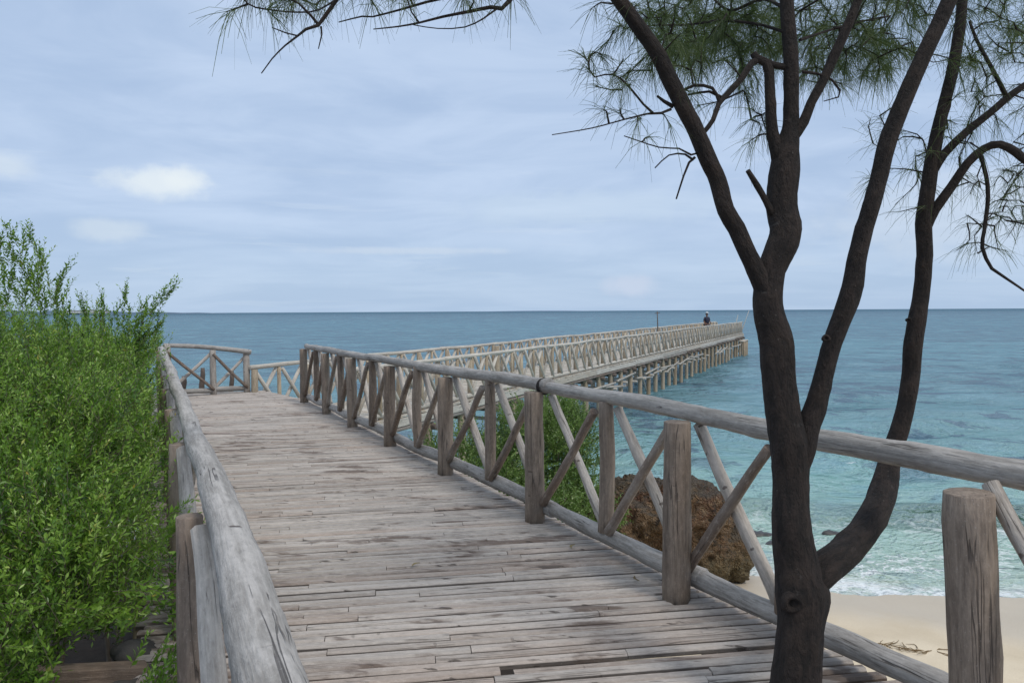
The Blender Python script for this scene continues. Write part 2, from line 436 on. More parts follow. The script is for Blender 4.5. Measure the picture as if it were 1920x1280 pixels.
# ripple shading painted into the water colour as dark and pale flecks
fl1 = k.noise(k.scale(pos, (.75, 1., 1)), .75, 4., .6, .5)
fl2 = k.noise(k.scale(pos, (.8, .7, 1)), .30, 5., .65, .5)
fl3 = k.noise(k.scale(pos, (.8, .45, 1)), .07, 5., .7, .4)
near = k.mr(ds, 150., 35.); far = k.mr(ds, 120., 500.)
flk = k.math('ADD', k.math('MULTIPLY', k.math('SUBTRACT', fl1, .5), near), k.math('ADD', k.math('MULTIPLY', k.math('SUBTRACT', fl2, .5), 1.25), k.math('MULTIPLY', k.math('SUBTRACT', fl3, .5), far)))
offs = k.mr(sdn, 4., 11.)
c = k.mix(k.math('MULTIPLY', k.math('MULTIPLY', k.mr(flk, .045, .15), .9), offs), c, (.022, .085, .125))
c = k.mix(k.math('MULTIPLY', k.mr(flk, -.04, -.15), .5), c, (.14, .32, .36))
# wave heights: lighter backs
# breaking wave face
face = k.math('MULTIPLY', k.mr(k.math('ABSOLUTE', k.math('ADD', cr, .15)), 1.0, .35), en)
c = k.mix(k.math('MULTIPLY', face, .9), c, (.05, .12, .085))
# foam
ft = k.noise(pos, 2.6, 7., .68, 1.2); ft2 = k.n('ShaderNodeTexVoronoi', feature='DISTANCE_TO_EDGE', ins={'Vector': k.vmath('ADD', k.scale(pos, (.8, 1.2, 1)), k.n('ShaderNodeTexNoise', ins={'Vector': pos, 'Scale': 3.}).outputs[1]), 'Scale': 2.4}).outputs[0]
lace = k.mr(k.math('ADD', ft2, k.math('MULTIPLY', k.math('SUBTRACT', ft, .5), .5)), .10, .015)
zone = k.math('MULTIPLY', k.mr(sdn, 4.2, .9), k.mr(sdn, -1.0, -.1))
foam = k.math('MULTIPLY', k.math('MULTIPLY', lace, zone), k.mr(k.noise(k.scale(pos, (.6, 1.4, 1)), .9, 4.), .36, .6))
edge = k.mr(k.math('ABSOLUTE', k.math('SUBTRACT', k.math('ADD', sdn, k.math('MULTIPLY', k.math('SUBTRACT', ft, .5), .7)), .15)), .55, .12)
foam = k.math('MAXIMUM', foam, k.math('MULTIPLY', edge, k.mr(ft, .34, .56)))
crf = k.math('MULTIPLY', k.math('MULTIPLY', k.mr(k.math('ABSOLUTE', k.math('ADD', cr, .75)), .6, .15), en), k.mr(ft, .44, .6))
foam = k.math('MAXIMUM', foam, k.math('MULTIPLY', crf, .75))
foam = k.math('MAXIMUM', foam, k.math('MULTIPLY', k.mr(k.noise(k.scale(pos, (.5, 1.5, 1)), 1.6, 4., .6), .735, .76), k.mr(ds, 60., 25.)))
c = k.mix(foam, c, (.78, .82, .82))
b1 = k.noise(k.scale(pos, (.8, 1.1, 1)), 1.5, 6., .62, .4)
b2 = k.noise(k.scale(pos, (.8, 1., 1)), .28, 6., .66, .4)
nb = k.bump(b1, .9, .28)
nb = k.bump(b2, .9, 1.6, nb)
nb = k.bump(foam, .3, .02, nb)
dif = k.n('ShaderNodeBsdfDiffuse', ins={0: c, 'Normal': nb}).outputs[0]
gl = k.n('ShaderNodeBsdfGlossy', ins={0: (.85, .9, .95, 1), 'Roughness': .16, 'Normal': nb}).outputs[0]
fr = k.n('ShaderNodeFresnel', ins={'IOR': 1.33, 'Normal': nb}).outputs[0]
fac = k.math('MULTIPLY', k.math('MINIMUM', fr, .34), k.math('SUBTRACT', 1., k.math('MULTIPLY', foam, .9)))
fac = k.math('MULTIPLY', fac, k.mr(ds, 60., 2500., 1., .55))
finish(k, k.n('ShaderNodeMixShader', ins={0: fac, 1: dif, 2: gl}).outputs[0])
sea.data.materials.append(m)

# sea floor well out (so nothing is empty below) and a far low headland on the left
def headland(name, pxs, hs, depth, colr):
    pts = []
    V = []; Fc = []
    n = len(pxs)
    for i, (p, h) in enumerate(zip(pxs, hs)):
        b = onz(p, 600, SEA); d = Vector((b.x, b.y, 0)).normalized()
        q = d * depth
        V += [(q.x, q.y, SEA - 1), (q.x, q.y, SEA + h * .8), (q.x + d.x * 250, q.y + d.y * 250, SEA + h), (q.x + d.x * 700, q.y + d.y * 700, SEA - 1)]
    for i in range(n - 1):
        for j in range(3):
            Fc.append((i * 4 + j, (i + 1) * 4 + j, (i + 1) * 4 + j + 1, i * 4 + j + 1))
    o = new_obj(name, mesh_np(name, np.array(V), Fc)); o['kind'] = 'structure'
    m, k = material(name + '_scrub')
    ps = k.n('ShaderNodeNewGeometry').outputs['Position']
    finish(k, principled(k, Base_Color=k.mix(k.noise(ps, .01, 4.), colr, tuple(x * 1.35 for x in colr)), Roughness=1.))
    o.data.materials.append(m); return o
pxs = list(range(-260, 440, 14))
hs = [max(0.3, 21 * min(1, (440 - p) / 330) ** .8 * (.86 + .14 * math.sin(p * .07) + .06 * math.sin(p * .31))) for p in pxs]
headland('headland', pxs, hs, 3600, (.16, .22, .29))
pxs = list(range(880, 1140, 12))
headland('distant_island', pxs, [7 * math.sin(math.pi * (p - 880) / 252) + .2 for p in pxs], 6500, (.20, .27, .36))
hb = empty('seafront_building', tuple(Vector((ray(165, 590).x, ray(165, 590).y, 0)).normalized() * 3560 + Vector((0, 0, SEA + 4))), 'long low pale building on the distant headland behind the left shrub', 'building')
mw, k = material('pale_plaster'); finish(k, principled(k, Base_Color=k.mix(k.noise(k.n('ShaderNodeNewGeometry').outputs['Position'], .2), (.6, .58, .54), (.72, .70, .66)), Roughness=.9))
mr_, k = material('roof_grey'); finish(k, principled(k, Base_Color=(.30, .24, .22, 1), Roughness=.9))
def box_bm(bm, c, s, rz=0):
    r = bmesh.ops.create_cube(bm, size=1)
    M = Matrix.Translation(c) @ Matrix.Rotation(rz, 4, 'Z') @ Matrix.Diagonal((*s, 1))
    bmesh.ops.transform(bm, matrix=M, verts=r['verts'])
def bm_obj(name, bm, parent, mat, smooth=False, bevel=0):
    if bevel: bmesh.ops.bevel(bm, geom=bm.edges[:] , offset=bevel, segments=2, affect='EDGES')
    me = bpy.data.meshes.new(name); bm.to_mesh(me); bm.free()
    if smooth:
        for p in me.polygons: p.use_smooth = True
    return new_obj(name, me, parent, mat)
for (x, s, h) in ((-55, 60, 9), (10, 40, 12), (62, 50, 8)):
    bm = bmesh.new(); box_bm(bm, (x, 0, h / 2 + 2), (s, 20, h)); bm_obj('wall', bm, hb, mw)
    bm = bmesh.new(); box_bm(bm, (x, 0, h + 3), (s + 3, 23, 2)); bm_obj('roof', bm, hb, mr_)

# ------------------------------------------------------------------ walkway geometry
LA, LB = 3.152, -.5143        # right railing line  x = LA + LB*y
KA, KB = .216, -.482          # left railing line
def rp_(y, off=0., z=0.):     # point on right line, offset to the outside (+) / inside (-)
    n = Vector((1, -LB, 0)).normalized() ; n = Vector((.889, .457, 0))
    return Vector((LA + LB * y, y, z)) + n * off
def lp_(y, off=0., z=0.):     # point on the left line, offset to the outside (+)
    return Vector((KA + KB * y, y, z)) + Vector((-.90, -.434, 0)) * off

deck = empty('boardwalk', (0.4, 4, 0), 'grey weathered timber boardwalk of crosswise planks leading from the foreground to the corner', 'boardwalk')
DOFF = np.array(deck.location)
def plank_geo(p0, p1, wdt, thk, z0, dz, tilt, tint, skew=0.):
    """chamfered plank between two points on its centre line, top at z0"""
    p0 = np.array(p0, float); p1 = np.array(p1, float)
    d = p1 - p0; L = np.linalg.norm(d); d /= L; nrm = np.array([-d[1], d[0]])
    h = wdt / 2; ch = min(.009, thk * .35)
    prof = [(-h, -thk), (-h, -ch * 1.3), (-h + ch * 1.3, 0), (h - ch * 1.3, 0), (h, -ch * 1.3), (h, -thk)]
    V = []; lc = []
    ns = 3 if L > .5 else 2
    so = rng.uniform(0, 60); sx_ = rng.uniform(-3, 3)
    for i in range(ns):
        t = i / (ns - 1)
        sk = skew * (1 if i in (0, ns - 1) else 0)
        bow = rng.normal(0, .0018)
        wv = 1 + rng.normal(0, .025)
        for (a, b) in prof:
            q = p0 + d * (L * t + sk * a) + nrm * (a * wv + bow)
            V.append((q[0], q[1], z0 + b + dz * (1 - t) + tilt * a + (rng.normal(0, .0012))))
            lc.append((a + sx_, b, L * t + so))
    Fc = []
    for i in range(ns - 1):
        for j in range(6):
            kx = (j + 1) % 6
            Fc.append((i * 6 + j, (i + 1) * 6 + j, (i + 1) * 6 + kx, i * 6 + kx))
    Fc.append(tuple(range(6))); Fc.append(tuple(range((ns - 1) * 6 + 5, (ns - 1) * 6 - 1, -1)))
    return np.array(V), Fc, np.array(lc), np.full(len(V), tint)

planks = []
t = .35
row = 0
HOLE = onz(965, 1257, 0)
while t < 15.1:
    phi = math.radians(8.3 + (17.5 - 8.3) * min(1, max(0, (t - 3) / 11)))
    ca, sa = math.cos(phi), math.sin(phi)
    cx, cy = (KA + LA) / 2 + (KB + LB) / 2 * t, t
    wdt = .0585 * random.choice([1, 1, 1.04, .96, 1.12, .9])
    gap = random.choice([.012, .015, .018, .022])
    # intersect with edges
    def hit(a, b, off):   # line x = a+b*y shifted by off in x
        # cx + s*ca = a + off + b*(cy + s*sa)
        return (a + off + b * cy - cx) / (ca - b * sa)
    s0 = hit(KA, KB, -.31) + random.uniform(-.02, .02); s1 = hit(LA, LB, .13) + random.uniform(-.012, .02)
    L = s1 - s0
    if t > 13.6: s1 = min(s1, hit(LA, LB, -.25 * (t - 13.6)))
    cuts = [s0]
    jo = random.choice([(.27,), (.55,), (.27, .78), (.42,), (.62,), (.3, .68), ()]) if row % 2 else random.choice([(.5,), (.22, .7), (.35,), (.75,), (.48,)])
    for j in jo: cuts.append(s0 + L * j + random.uniform(-.03, .03))
    cuts.append(s1)
    hole_row = abs((HOLE.y - cy) * ca - (HOLE.x - cx) * sa) < .038
    if hole_row:
        sh = (HOLE.x - cx) * ca + (HOLE.y - cy) * sa
        cuts = [s0, sh - .06, s1]
    for i_ in range(len(cuts) - 1):
        a, b = cuts[i_], cuts[i_ + 1] - .004
        if b - a < .08: continue
        z0 = random.gauss(0, .0022); dz = random.gauss(0, .0025); tl = random.gauss(0, .02)
        tint = random.random() ** 1.3
        if hole_row and i_ == 1: a += .06; z0 = -.013; tint = .99
        # cut the planks short around the tree stem
        planks.append((( cx + a * ca, cy + a * sa), (cx + b * ca, cy + b * sa), wdt, .028, z0, dz, tl, tint))
    t += (wdt + gap) / (ca + .498 * sa); row += 1
TREE = Vector((1.09, 2.75, 0))
out = []
for p in planks:    # opening round the trunk
    a, b = np.array(p[0]), np.array(p[1]); d = b - a; L = np.linalg.norm(d); d /= L
    q = np.array([TREE.x, TREE.y]) - a; s = q @ d; e_ = abs(q[0] * -d[1] + q[1] * d[0])
    if e_ < .14 and -.1 < s < L + .1:
        if s - .15 > .1: out.append((p[0], tuple(a + d * (s - .15)), *p[2:]))
        if L - (s + .15) > .1: out.append((tuple(a + d * (s + .15)), p[1], *p[2:]))
    else: out.append(p)
planks = out
def size_key(p):
    y = (p[0][1] + p[1][1]) / 2
    if y < 2.2: return 0
    return math.dist(p[0], p[1]) * p[2] / y ** 3
planks.sort(key=size_key, reverse=True)
acc = Acc()
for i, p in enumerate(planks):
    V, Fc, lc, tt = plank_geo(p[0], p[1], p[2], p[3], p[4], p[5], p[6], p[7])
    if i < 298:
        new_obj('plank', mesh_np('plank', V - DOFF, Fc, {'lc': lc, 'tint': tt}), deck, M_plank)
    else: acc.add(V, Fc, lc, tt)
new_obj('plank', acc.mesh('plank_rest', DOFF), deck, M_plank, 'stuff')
def beam(name, parent, mat, a, b, w_, h_, tint=None):
    """squared timber from a to b (centre line)"""
    a = np.array(tuple(a), float); b = np.array(tuple(b), float); d = b - a; L = np.linalg.norm(d); d /= L
    s = np.cross(d, [0, 0, 1.]); s /= np.linalg.norm(s); u = np.cross(s, d)
    V = []; lc = []; ns = max(2, int(L / 1.5) + 1); so = rng.uniform(0, 30); c = .12
    prof = [(-1, -1 + c), (-1, 1 - c), (-1 + c, 1), (1 - c, 1), (1, 1 - c), (1, -1 + c), (1 - c, -1), (-1 + c, -1)]
    for i in range(ns):
        tq = i / (ns - 1)
        for (x, y) in prof:
            V.append(a + d * L * tq + s * x * w_ / 2 + u * y * h_ / 2 + rng.normal(0, .002, 3)); lc.append((x * w_ / 2, y * h_ / 2, L * tq + so))
    Fc = []
    for i in range(ns - 1):
        for j in range(8):
            kx = (j + 1) % 8; Fc.append((i * 8 + j, i * 8 + kx, (i + 1) * 8 + kx, (i + 1) * 8 + j))
    Fc.append(tuple(range(7, -1, -1))); Fc.append(tuple((ns - 1) * 8 + j for j in range(8)))
    off = np.array(parent.location) if parent else 0
    return new_obj(name, mesh_np(name, np.array(V) - off, Fc, {'lc': np.array(lc), 'tint': np.full(len(V), rng.random() if tint is None else tint)}), parent, mat)
for f in (.06, .35, .65, .93):
    a = lp_(.5, .15).lerp(rp_(.5), f); b = lp_(14.6, .15).lerp(rp_(14.2), f); a.z = b.z = -.10
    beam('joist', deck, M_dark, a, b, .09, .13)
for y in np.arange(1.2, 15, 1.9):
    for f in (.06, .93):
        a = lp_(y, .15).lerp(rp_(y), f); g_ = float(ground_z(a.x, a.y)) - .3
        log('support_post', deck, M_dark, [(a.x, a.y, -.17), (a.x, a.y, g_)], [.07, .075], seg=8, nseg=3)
a = rp_(1., .0, -.085); b = rp_(13.2, .0, -.085)
beam('edge_board', deck, M_dark, a, b, .03, .1)
a = lp_(1., .30, -.085); b = lp_(14.4, .30, -.085)
beam('edge_board', deck, M_pile, a, b, .03, .1)

# ------------------------------------------------------------------ right railing
rr_ = empty('log_railing', tuple(rp_(6.5)), 'rustic log railing with crossed braces along the right edge of the boardwalk', 'railing', None)
posts = [1.20, 2.66, 4.22, 5.68, 7.34, 8.90, 10.4, 11.75, 13.25]
prad = [.085, .083, .077, .072, .076, .072, .07, .068, .07]
def yz(px, py, line='R', off=0.):     # height of a pixel on the right line
    x = (px - 960) / F; y = LA / (x - LB)
    return y
hand_px = [(2050, 917), (1920, 894), (1700, 850), (1550, 825), (1435, 803), (1257, 765), (1100, 739), (1012, 724)]
hp = []
for px, py in hand_px: hp.append(at(px, py, yz(px, py)))
hp.insert(0, hp[0] + (hp[0] - hp[1]) * 1.3)
log('handrail', rr_, M_rail, hp, [.056, .053, .052, .052, .050, .049, .048, .047, .045], seg=16, step=.05, rough=.07, knots=26, wob=.004, tint=.25)
hand_px = [(1030, 722), (920, 706), (830, 693), (700, 671), (640, 661), (575, 649)]
hp = [at(px, py, yz(px, py)) for px, py in hand_px]
log('handrail', rr_, M_rail, hp, [.052, .050, .049, .048, .048, .047], seg=14, step=.08, rough=.07, knots=22, wob=.005, tint=.2)
# dark binding where the two rail logs meet
q = at(1020, 724, yz(1020, 724))
bm = bmesh.new()
ta = (at(1030, 722, yz(1030, 722)) - at(1000, 719, yz(1000, 719))).normalized()
for kx in range(3):
    bmv = []
    for a_ in range(16):
        for b_ in range(6):
            A_ = a_ / 16 * 6.283; B_ = b_ / 6 * 6.283
            sdv = Vector((0, 0, 1)).cross(ta).normalized(); upv = ta.cross(sdv)
            rad = .059 + .006 * math.cos(B_)
            bmv.append(bm.verts.new(q + ta * ((kx - 1) * .011 + .006 * math.sin(B_)) + (sdv * math.cos(A_) + upv * math.sin(A_)) * rad - Vector(rr_.location)))
    for a_ in range(16):
        for b_ in range(6):
            bm.faces.new([bmv[a_ * 6 + b_], bmv[((a_ + 1) % 16) * 6 + b_], bmv[((a_ + 1) % 16) * 6 + (b_ + 1) % 6], bmv[a_ * 6 + (b_ + 1) % 6]])
M_rope, k = material('dark_cord'); finish(k, principled(k, Base_Color=(.03, .026, .024, 1), Roughness=.9))
bm_obj('binding', bm, rr_, M_rope, True)
def rail_z(y, lo=1.0, hi=1.0): return .99
lowr = []
for i in range(len(posts) - 1):
    ya, yb = posts[i], posts[i + 1]
    # bottom rail in logs spanning a bay
    a = rp_(ya - (.12 if i else .3), 0.02, .105 + random.uniform(-.01, .01)); b = rp_(yb + .03, 0.02, .105 + random.uniform(-.01, .012))
    mid = a.lerp(b, .5) + Vector((0, 0, random.uniform(-.012, .012)))
    log('bottom_rail', rr_, M_rail, [a, mid, b], [.062 - .002 * i, .056, .052], seg=12, step=.08, rough=.09, knots=9, wob=.006, tint=random.uniform(0, .5))
for i, (y, r) in enumerate(zip(posts, prad)):
    off = {0: -.1, 1: -.185, 2: -.1, 3: -.07}.get(i, -.045)
    base = rp_(y, off, -.02); topz = .97 if i > 3 else 1.005
    lean = Vector((random.uniform(-.012, .012), random.uniform(-.012, .012), 0))
    if i == 1: base = at(1836, 1290, 2.62); base.z = -.02; topp = at(1817, 914, 2.62); lean = Vector((topp.x - base.x, 0, 0)); topz = topp.z
    if i == 2: b0 = at(1268, 1113, 4.1); base.x, base.y = b0.x, b0.y
    r2 = r * .96
    log('post', rr_, M_post, [base, base + lean * .5 + Vector((0, 0, topz * .5)), base + lean + Vector((0, 0, topz))], [r * 1.04, r, r2], seg=16, step=.1, rough=.035, knots=3, tint=.25 + .5 * ((i * .37) % 1))
def brace(a, b, r, tint, rl=None, par=None):
    mid = a.lerp(b, .5) + Vector((random.uniform(-.012, .012), random.uniform(-.012, .012), random.uniform(-.015, .015)))
    log('brace', par or rr_, M_brace, [a, mid, b], [r * .95, r, r * 1.05], seg=9, step=.09, rough=.09, knots=5, wob=.005, tint=tint)
for i in range(len(posts) - 1):
    ya, yb = posts[i], posts[i + 1]; ym = (ya + yb) / 2 + random.uniform(-.04, .04)
    if i == 1: ym = 3.56
    if i == 2: ym = 4.92
    if i == 3: ym = 6.50
    a0 = .965
    b = rp_(ym, -.005, .13); 
    log('middle_post', rr_, M_post, [b, b + Vector((random.uniform(-.02, .02), 0, .43)), b + Vector((0, 0, .87))], [.052, .05, .047], seg=12, step=.1, rough=.06, knots=4, tint=random.uniform(.4, .9))
    segs = [(ya, ym), (ym, yb)]
    for j, (y0, y1) in enumerate(segs):
        if i == 1 and j == 0: continue          # open bay beside the tree
        e = .07
        # y0 is nearer. light brace: top at far end -> bottom at near end ; dark: top at near end -> bottom at far end
        z1, z0 = .96, .15
        brace(rp_(y1 - e, .035, z1), rp_(y0 + e, .035, z0), .034 + random.uniform(-.003, .004), random.uniform(0, .25))
        brace(rp_(y0 + e, -.04, z1 - .03), rp_(y1 - e, -.04, z0), .032 + random.uniform(-.003, .004), random.uniform(.75, 1.))

brace(at(1856, 906, 2.66), at(2040, 1230, 2.28), .030, .2)
# ------------------------------------------------------------------ left railing
lr = empty('log_railing', tuple(lp_(6.5)), 'rustic log railing along the left edge of the boardwalk, beside the tall green shrub', 'railing')
pp = [onz(512, 1280, 1.03), onz(450, 1080, 1.03), onz(391, 880, 1.03), onz(352, 785, 1.02), at(326, 713, 6.2), at(311, 675, 8.9), at(303, 652, 13.9)]
d0 = pp[0] - pp[1]
pp.insert(0, pp[0] + d0 * .9)
log('handrail', lr, M_rail, pp, [.058, .055, .051, .046, .043, .045, .045, .044], seg=20, step=.04, rough=.06, knots=40, wob=.004, tint=.05)
lposts = [1.05, 2.33, 3.67, 4.97, 6.3, 7.6, 8.9, 10.2, 11.5, 12.8, 14.1]
for i, y in enumerate(lposts):
    b = lp_(y, .085, -.02)
    if i == 1: tpp = at(358, 978, 2.33); b = Vector((tpp.x - .003, tpp.y, -.02))
    r = .050 if i < 6 else .062
    if i == 1: r = .043
    log('post', lr, M_post, [b, b + Vector((random.uniform(-.01, .01), 0, .5)), b + Vector((0, 0, .98))], [r * 1.06, r, r * .97], seg=14, step=.1, rough=.05, knots=4, tint=random.uniform(.4, .95))
for i in range(len(lposts) - 1):
    y0, y1 = lposts[i], lposts[i + 1]
    brace(lp_(y0 + .06, .02, .94), lp_(y1 - .06, .02, .14), .034, random.uniform(0, .3), par=lr)
    brace(lp_(y1 - .06, .075, .94), lp_(y0 + .06, .075, .14), .034, random.uniform(0., .35), par=lr)
    a = lp_(y0 - .04, .03, .09); b = lp_(y1 + .04, .03, .09)
    log('bottom_rail', lr, M_rail, [a, a.lerp(b, .5), b], [.048, .05, .046], seg=10, step=.1, rough=.09, knots=4, wob=.004)

# ------------------------------------------------------------------ end railing on the corner
er = empty('log_railing', (-6, 14.5, 0), 'short log railing with two crossed bays across the far end of the boardwalk', 'railing')
E0, E1, E2 = Vector((-6.55, 14.15, 0)), Vector((-5.87, 14.62, 0)), at(463, 734, 15.05); E2.z = 0
E0t, E2t = at(307, 647, 14.15), at(470, 660, 15.05)
log('handrail', er, M_rail, [E0t, at(393, 651.5, 14.6), E2t], [.040, .046, .052], seg=10, step=.1, rough=.06, knots=6, wob=.006, tint=.2)
for P, zt, r, kx in ((E1, .87, .062, 0), (E2, .78, .066, 1), (E0, 1.0, .07, 2)):
    log('post', er, M_brace, [P + Vector((0, 0, -.02)), P + Vector((0, 0, zt))], [r, r * .95], seg=12, nseg=6, rough=.05, tint=.45)
for A_, B_, za, zb in ((E0, E1, .86, .83), (E1, E2, .80, .74)):
    s = Vector((.03, -.05, 0))
    brace(A_ + Vector((0, 0, za)) + s, B_ + Vector((0, 0, .1)) + s, .030, .95, par=er)
    brace(B_ + Vector((0, 0, zb)) - s, A_ + Vector((0, 0, .1)) - s, .032, .05, par=er)
    log('bottom_rail', er, M_rail, [A_ + Vector((0, 0, .1)), B_ + Vector((0, 0, .08))], [.055, .05], seg=10, nseg=8, rough=.09, tint=.2)
mp_label = ['short dark mooring post behind the first bay of the end railing', 'short dark pointed mooring post behind the second bay of the end railing', 'dark low post stump beside the left handrail at the far corner']
for i_, (px, py, dpt, hh) in enumerate(((378, 722, 15.5, .36), (433, 733, 15.9, .42), (343, 733, 14.9, .3))):
    b = at(px, py, dpt)
    o = empty('mooring_post', (b.x, b.y, b.z - 1.6), mp_label[i_], 'mooring post')
    log('shaft', o, M_dark, [b + Vector((0, 0, -1.6)), b + Vector((0, 0, .0)), b + Vector((0.03, 0, hh * .6)), b + Vector((.03, 0, hh))], [.055, .055, .05, .04], seg=9, step=.2, rough=.12, tint=.2)

# ------------------------------------------------------------------ pier
PZ = -.55
near_line = [(-3.35, 13.35), (-.557, 19.5), (11.2, 46.0), (21.0, 68.0)]
far_line = [(-5.30, 14.95), (-2.75, 20.7), (9.05, 47.0), (18.9, 69.1)]
def along(line):
    L = [0]
    for i in range(len(line) - 1): L.append(L[-1] + math.dist(line[i], line[i + 1]))
    return L
LN, LF = along(near_line), along(far_line)
def pt(line, LL, s, z=0., off=0.):
    s = max(0, min(LL[-1], s))
    for i in range(len(LL) - 1):
        if s <= LL[i + 1] + 1e-6:
            f = (s - LL[i]) / (LL[i + 1] - LL[i]); a, b = Vector(line[i]), Vector(line[i + 1])
            p = a.lerp(b, f); d = (b - a).normalized()
            return Vector((p.x + d.y * off, p.y - d.x * off, z))
TOT = LN[-1]
pier = empty('pier', (8, 40, SEA), 'long narrow timber pier on piles running out over the turquoise sea', 'pier')
PO = np.array(pier.location)
acc = Acc(); nplk = 0
s = 0.
big_p = []
while s < TOT:
    wq = .115
    f = s / TOT
    a = pt(near_line, LN, s, 0, .12 + random.uniform(-.02, .02)); b = pt(far_line, LF, f * LF[-1], 0, -.1)
    g = plank_geo((a.x, a.y), (b.x, b.y), wq, .04, PZ + random.gauss(0, .004), random.gauss(0, .004), random.gauss(0, .02), random.random())
    if nplk < 120: new_obj('plank', mesh_np('plank', g[0] - PO, g[1], {'lc': g[2], 'tint': g[3]}), pier, M_pier)
    else: acc.add(*g)
    nplk += 1
    s += wq + .012
new_obj('plank', acc.mesh('pier_planks', PO), pier, M_pier, 'stuff')
# kerb log on the planks, fascia beams below
s = 0
while s < TOT - .5:
    L = random.uniform(4.5, 6.5); e2 = min(TOT, s + L)
    log('kerb_log', pier, M_pier, [pt(near_line, LN, s, PZ + .075, .0), pt(near_line, LN, (s + e2) / 2, PZ + .075, .0), pt(near_line, LN, e2, PZ + .07, .0)], [.06, .058, .055], seg=8, step=.6, rough=.07, tint=random.random() * .5)
    beam('edge_beam', pier, M_pier, pt(near_line, LN, s, PZ - .13, .09), pt(near_line, LN, e2, PZ - .135 + random.uniform(-.02, .02), .09), .09, .17)
    log('edge_log', pier, M_brace, [pt(near_line, LN, s, PZ - .275, .07), pt(near_line, LN, e2, PZ - .285 + random.uniform(-.02, .02), .07)], [.055, .05], seg=8, nseg=4, tint=random.uniform(.5, .95))
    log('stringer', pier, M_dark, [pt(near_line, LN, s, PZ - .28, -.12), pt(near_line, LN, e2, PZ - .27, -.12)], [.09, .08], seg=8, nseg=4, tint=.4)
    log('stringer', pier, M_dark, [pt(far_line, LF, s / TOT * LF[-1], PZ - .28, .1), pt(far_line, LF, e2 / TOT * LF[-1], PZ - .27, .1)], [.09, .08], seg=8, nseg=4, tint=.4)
    s = e2
s = .4; kpi = 0
while s < TOT:
    f = s / TOT
    a = pt(near_line, LN, s, 0, -.02); b = pt(far_line, LF, f * LF[-1], 0, .02)
    for q in (a, b):
        lean = random.uniform(-.05, .05)
        zb = min(SEA - .8, float(ground_z(q.x, q.y)) - .2)
        log('pile', pier, M_pile, [(q.x, q.y, PZ - .05), (q.x + lean * .5, q.y, (PZ + SEA) / 2), (q.x + lean, q.y + lean, zb)], [.095, .10, .105], seg=8, step=.5, rough=.08, tint=random.uniform(.2, 1))
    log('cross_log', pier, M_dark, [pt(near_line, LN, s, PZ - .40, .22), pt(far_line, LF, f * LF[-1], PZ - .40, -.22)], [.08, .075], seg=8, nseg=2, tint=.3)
    if kpi > 4:
        zz = -1.45 + random.uniform(-.1, .1)
        if random.random() < .85:
            log('cross_log', pier, M_pier, [pt(near_line, LN, s, zz, .25), pt(far_line, LF, f * LF[-1], zz + random.uniform(-.15, .15), -.2)], [.055, .05], seg=7, nseg=2, tint=.1)
        if random.random() < .75:
            log('side_log', pier, M_pier, [pt(near_line, LN, s - 1.0, zz + .1 + random.uniform(-.2, .2), .09), pt(near_line, LN, s + 1.9, zz + .1 + random.uniform(-.2, .2), .09)], [.05, .045], seg=7, nseg=2, tint=.15)
        if random.random() < .4:
            log('diagonal_strut', pier, M_pier, [pt(near_line, LN, s, PZ - .3, -.1), pt(near_line, LN, s + 1.5, SEA + .3, -.1)], [.045, .045], seg=7, nseg=2)
    s += 1.58 if s < 45 else 1.7; kpi += 1

def pier_rail(label, line, LL, inn, s0):
    R_ = empty('log_railing', tuple(pt(line, LL, LL[-1] * .5, PZ)), label, 'railing')
    T = LL[-1]
    s = s0; c = 0
    while s < T - .3:
        e2 = min(T, s + random.uniform(3.2, 4.6))
        log('handrail', R_, M_pier, [pt(line, LL, s - .05, PZ + 1.05 + random.uniform(-.015, .015)), pt(line, LL, (s + e2) / 2, PZ + 1.05 + random.uniform(-.02, .02)), pt(line, LL, e2 + .05, PZ + 1.05 + random.uniform(-.015, .015))], [.05, .046, .043], seg=8, step=.5, rough=.07, tint=random.random() * .4)
        s = e2
    s = s0; ss = []
    while s < T: ss.append(s); s += .80
    for i, s in enumerate(ss):
        big = i % 2 == 0
        r = .07 if big else .045
        zt = 1.0; 
        if i in (8, 24, 46) and line is near_line: zt = 1.22; r = .085
        log('post', R_, M_pile, [pt(line, LL, s, PZ - (.25 if big else 0), inn * (.07 if big else 0)), pt(line, LL, s, PZ + .5, inn * (.07 if big else 0)), pt(line, LL, s + random.uniform(-.02, .02), PZ + zt, inn * (.07 if big else 0))], [r, r, r * .92], seg=7, tint=random.uniform(0, .8))
        if i + 1 < len(ss):
            s1 = ss[i + 1]
            jz = lambda: random.uniform(-.04, .04)
            log('brace', R_, M_pier, [pt(line, LL, s + .05, PZ + 1.0 + jz(), .04), pt(line, LL, s1 - .05, PZ + .1 + jz(), .04)], [.040, .044], seg=6, nseg=1, tint=random.uniform(0, .35), rough=.05)
            log('brace', R_, M_pier, [pt(line, LL, s + .05, PZ + .1 + jz(), -.04), pt(line, LL, s1 - .05, PZ + 1.0 + jz(), -.04)], [.040, .044], seg=6, nseg=1, tint=random.uniform(0, .9), rough=.05)
    return R_
random.seed(21)
pier_rail('pale log railing with crossed braces along the near right side of the long pier', near_line, LN, -1, .9)
pier_rail('pale log railing with crossed braces along the far left side of the long pier', far_line, LF, 1, .1)

